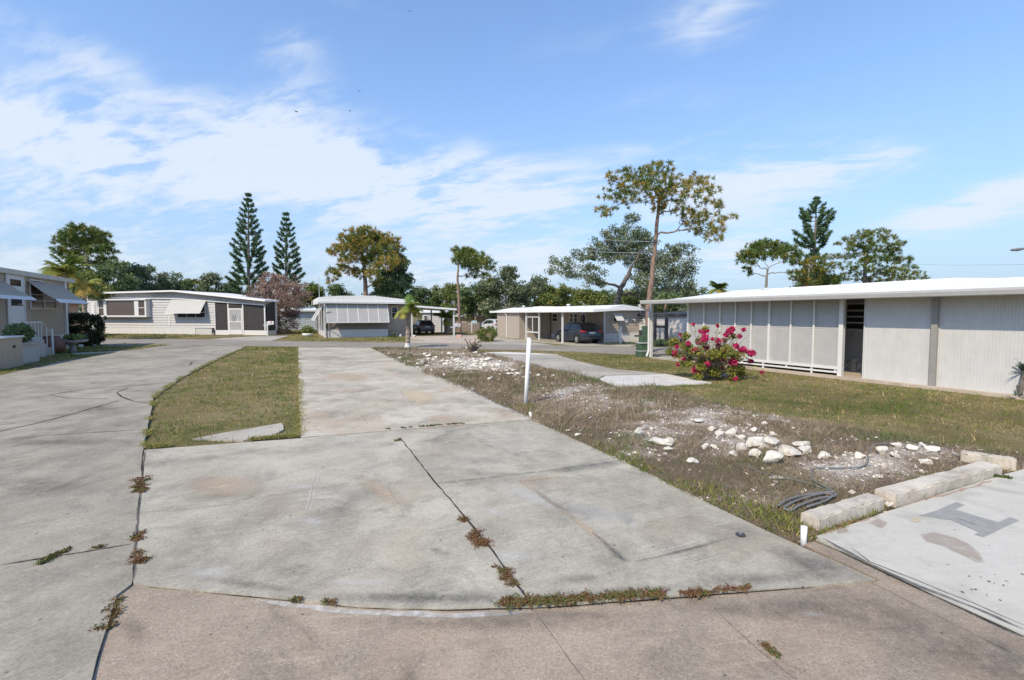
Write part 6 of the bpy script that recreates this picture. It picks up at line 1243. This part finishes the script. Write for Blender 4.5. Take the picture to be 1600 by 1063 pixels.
# ---------------------------------------------------------------- bougainvillea
def bougainvillea():
    A = G(1112, 593); k = A.y / FPX; o = thing('bougainvillea', 'flowering bougainvillea with magenta bracts and yellow green leaves on the right lawn', 'shrub', A)
    flow = [(1088, 527, 7), (1104, 520, 5), (1110, 545, 6), (1106, 519, 4), (1134, 517, 7), (1142, 514, 5), (1128, 523, 4), (1118, 532, 5), (1112, 538, 5), (1138, 539, 5), (1152, 546, 7), (1165, 550, 7), (1176, 551, 4), (1152, 558, 9), (1132, 563, 7), (1117, 568, 7), (1103, 560, 7), (1097, 566, 5), (1090, 580, 8), (1098, 577, 8), (1075, 545, 5), (1144, 585, 4), (1170, 564, 4), (1053, 550, 4), (1121, 509, 3), (1108, 575, 5), (1160, 549, 5), (1082, 507, 2.5), (1125, 545, 3), (1093, 588, 4), (1178, 579, 3), (1063, 558, 3), (1072, 562, 3), (1100, 528, 3), (1122, 540, 4), (1140, 550, 3), (1146, 566, 3), (1110, 556, 3), (1124, 574, 4), (1086, 560, 3), (1160, 572, 3), (1130, 532, 3), (1068, 572, 3), (1136, 588, 3)]
    leaves = [(1060, 535, 7), (1070, 540, 8), (1078, 548, 9), (1055, 552, 6), (1068, 556, 8), (1085, 556, 10), (1090, 548, 7), (1095, 565, 8), (1078, 568, 8), (1110, 515, 5), (1120, 545, 8), (1130, 550, 8), (1140, 555, 8), (1120, 560, 9), (1135, 575, 8), (1150, 575, 7), (1110, 580, 8), (1125, 582, 8), (1085, 572, 7), (1065, 566, 5), (1148, 526, 4), (1100, 535, 6), (1070, 525, 6), (1080, 585, 6), (1140, 588, 6), (1155, 583, 5), (1100, 550, 8), (1145, 545, 6), (1115, 552, 7)]
    def P(x, y, d): p = W(x, y, A.y) - A; return Vector((p.x, d, max(.05, p.z)))
    m = MB(); TL = []; VL = []; TB = []; VB = []; foot = Vector((0, 0, 0))
    def stem(e):
        a = Vector((rnd.uniform(-.12, .12), rnd.uniform(-.1, .1), 0)); L = (e - a).length; pts = []
        for i in range(8): t = i / 7; p = a.lerp(e, t); p.z += .22 * L * math.sin(t * math.pi) * (1 if e.z < 1.0 else .2); p += Vector((rnd.uniform(-1, 1), rnd.uniform(-1, 1), rnd.uniform(-1, 1))) * .02 * (0 < i < 7); pts.append(p)
        m.tube(pts, [.014, .012, .010, .008, .007, .006, .005, .003], 5, False); return pts
    for x, y, r_ in flow:
        c = P(x, y, rnd.uniform(-.6, .6)); pts = stem(c); n = int(36 * r_ * .55); Q = in_ell(n, c, (r_ * k * .95, r_ * k * .95, r_ * k * .85)); TB.append(leaf_tris(Q, .062 * rng.uniform(.7, 1.2, n))); VB.append(rng.random(n))
        n = 44; Q = np.array([tuple(pts[rnd.randrange(3, 8)]) for _ in range(n)]) + unit(n) * .08; TL.append(leaf_tris(Q, .055 * rng.uniform(.6, 1.2, n))); VL.append(np.clip(rng.normal(.35, .3, n), 0, 1))
    for x, y, r_ in leaves:
        c = P(x, y, rnd.uniform(-.7, .7)); stem(c); n = int(r_ * 34); Q = in_ell(n, c, (r_ * k * 1.3, r_ * k * 1.3, r_ * k)); TL.append(leaf_tris(Q, .058 * rng.uniform(.6, 1.2, n))); VL.append(np.clip(rng.normal(.5, .3, n), 0, 1))
    for x, y, r_ in [(rnd.uniform(1056, 1172), rnd.uniform(515, 585), rnd.uniform(2, 4)) for _ in range(16)]:
        c = P(x, y, rnd.uniform(-.7, .5)); n = int(20 * r_); TB.append(leaf_tris(in_ell(n, c, (r_ * k, r_ * k, r_ * k)), .06 * rng.uniform(.7, 1.2, n))); VB.append(rng.random(n)); stem(c)
    for i in range(40): stem(P(rnd.uniform(1060, 1168), rnd.uniform(506, 560), rnd.uniform(-.6, .6)))
    m.build('stem', M_bark, o); tri_mesh('foliage', np.concatenate(TL), np.concatenate(VL), M_bougleaf, o); tri_mesh('bracts', np.concatenate(TB), np.concatenate(VB), M_bract, o)
bougainvillea()

# ---------------------------------------------------------------- weeds rooted in the joints
def crackweed(label, pts, w, n, z=Z_PAD, size=.03, tone=.4, hh=.011):
    P = [G(x, y, z) for x, y in pts]; A = sum(P, Vector()) / len(P); A.z = z; w *= .72; size *= .62; n = int(n * 1.2); o = thing('crack_weed', label, 'weed', A, 0, 'weeds growing in the slab joints'); L_ = []; m = MB(); N = max(3, n // 26)
    for i in range(N):
        q = rnd.random() * (len(P) - 1); j = int(q); c = P[j].lerp(P[min(j + 1, len(P) - 1)], q - j) - A; a = rnd.uniform(0, 6.283); l = w * rnd.uniform(.4, 1.1); e = c + Vector((math.cos(a) * l, math.sin(a) * l, rnd.uniform(.3, 1) * hh)); m.tube([c, c.lerp(e, .5) + Vector((0, 0, hh * .5)), e], [.004, .003, .002], 4, False)
        for t in range(26): s_ = rnd.random(); p = c.lerp(e, s_) + Vector((rnd.gauss(0, .012), rnd.gauss(0, .012), abs(rnd.gauss(0, .006)) + .003)); L_.append(tuple(p))
    L_ = np.array(L_); m.build('stem', M_brown, o); tri_mesh('leaves', leaf_tris(L_, size * rng.uniform(.6, 1.3, len(L_))), np.clip(np.repeat(rng.normal(tone, .25, N), 26) + rng.normal(0, .12, len(L_)), 0, 1), M_crackweed, o); return o
crackweed('rusty weed tuft spilling both ways from the long left joint', [(221, 745), (219, 768), (222, 766)], .13, 900, tone=.35)
crackweed('small weed low in the long left joint', [(217, 835), (214, 845)], .06, 260, tone=.3)
crackweed('orange brown weed tuft at the lower end of the left joint', [(212, 862), (214, 880), (226, 876)], .07, 520, tone=.25, size=.022)
crackweed('olive weed sprawling over the left driveway joint', [(62, 884), (85, 868), (112, 858)], .06, 620, tone=.75, size=.024)
crackweed('little weed on the left driveway joint near the corner', [(148, 857), (160, 855)], .025, 130, tone=.5, size=.02)
crackweed('large dark red weed in the gap beside the apron corner', [(180, 940), (172, 965), (166, 980), (152, 990)], .075, 900, Z_AP, .024, .45)
crackweed('weed at the joint above the dark tufts', [(620, 690), (627, 688)], .10, 160, tone=.9, size=.024)
crackweed('upper reddish weed on the centre crack', [(722, 811), (727, 815)], .07, 320, tone=.2, size=.02)
crackweed('larger reddish weed on the centre crack', [(738, 834), (750, 848), (756, 852)], .14, 900, tone=.15, size=.022)
crackweed('lower green and red weed on the centre crack', [(776, 884), (790, 898), (804, 914)], .10, 620, tone=.4, size=.02)
crackweed('long fringe of mixed weeds along the curved front edge', [(780, 943), (830, 942), (880, 939), (930, 936), (985, 932), (1040, 929)], .11, 4200, tone=.5, size=.022)
crackweed('short run of red weeds on the right of the front edge', [(1060, 926), (1085, 930), (1100, 927), (1170, 920)], .07, 1100, tone=.25, size=.02)
crackweed('small brown weed on the apron near its right side', [(1190, 1006), (1205, 1020), (1215, 1026)], .03, 260, Z_AP, .018, .3)
crackweed('small dry weed left on the curved front edge', [(454, 939), (470, 939)], .04, 160, Z_PAD, .02, .4); crackweed('second small dry weed on the curved front edge', [(503, 942), (522, 943)], .04, 160, Z_PAD, .02, .4)
crackweed('green weeds along the joint between strip and pad', [(586, 672), (660, 667), (680, 665), (710, 663), (725, 662)], .07, 620, Z_PAD, .026, .9); crackweed('bright green weed at the far end of the white slab kerb', [(1553, 744), (1566, 746), (1575, 747)], .08, 420, Z_SLAB, .03, 1.0)
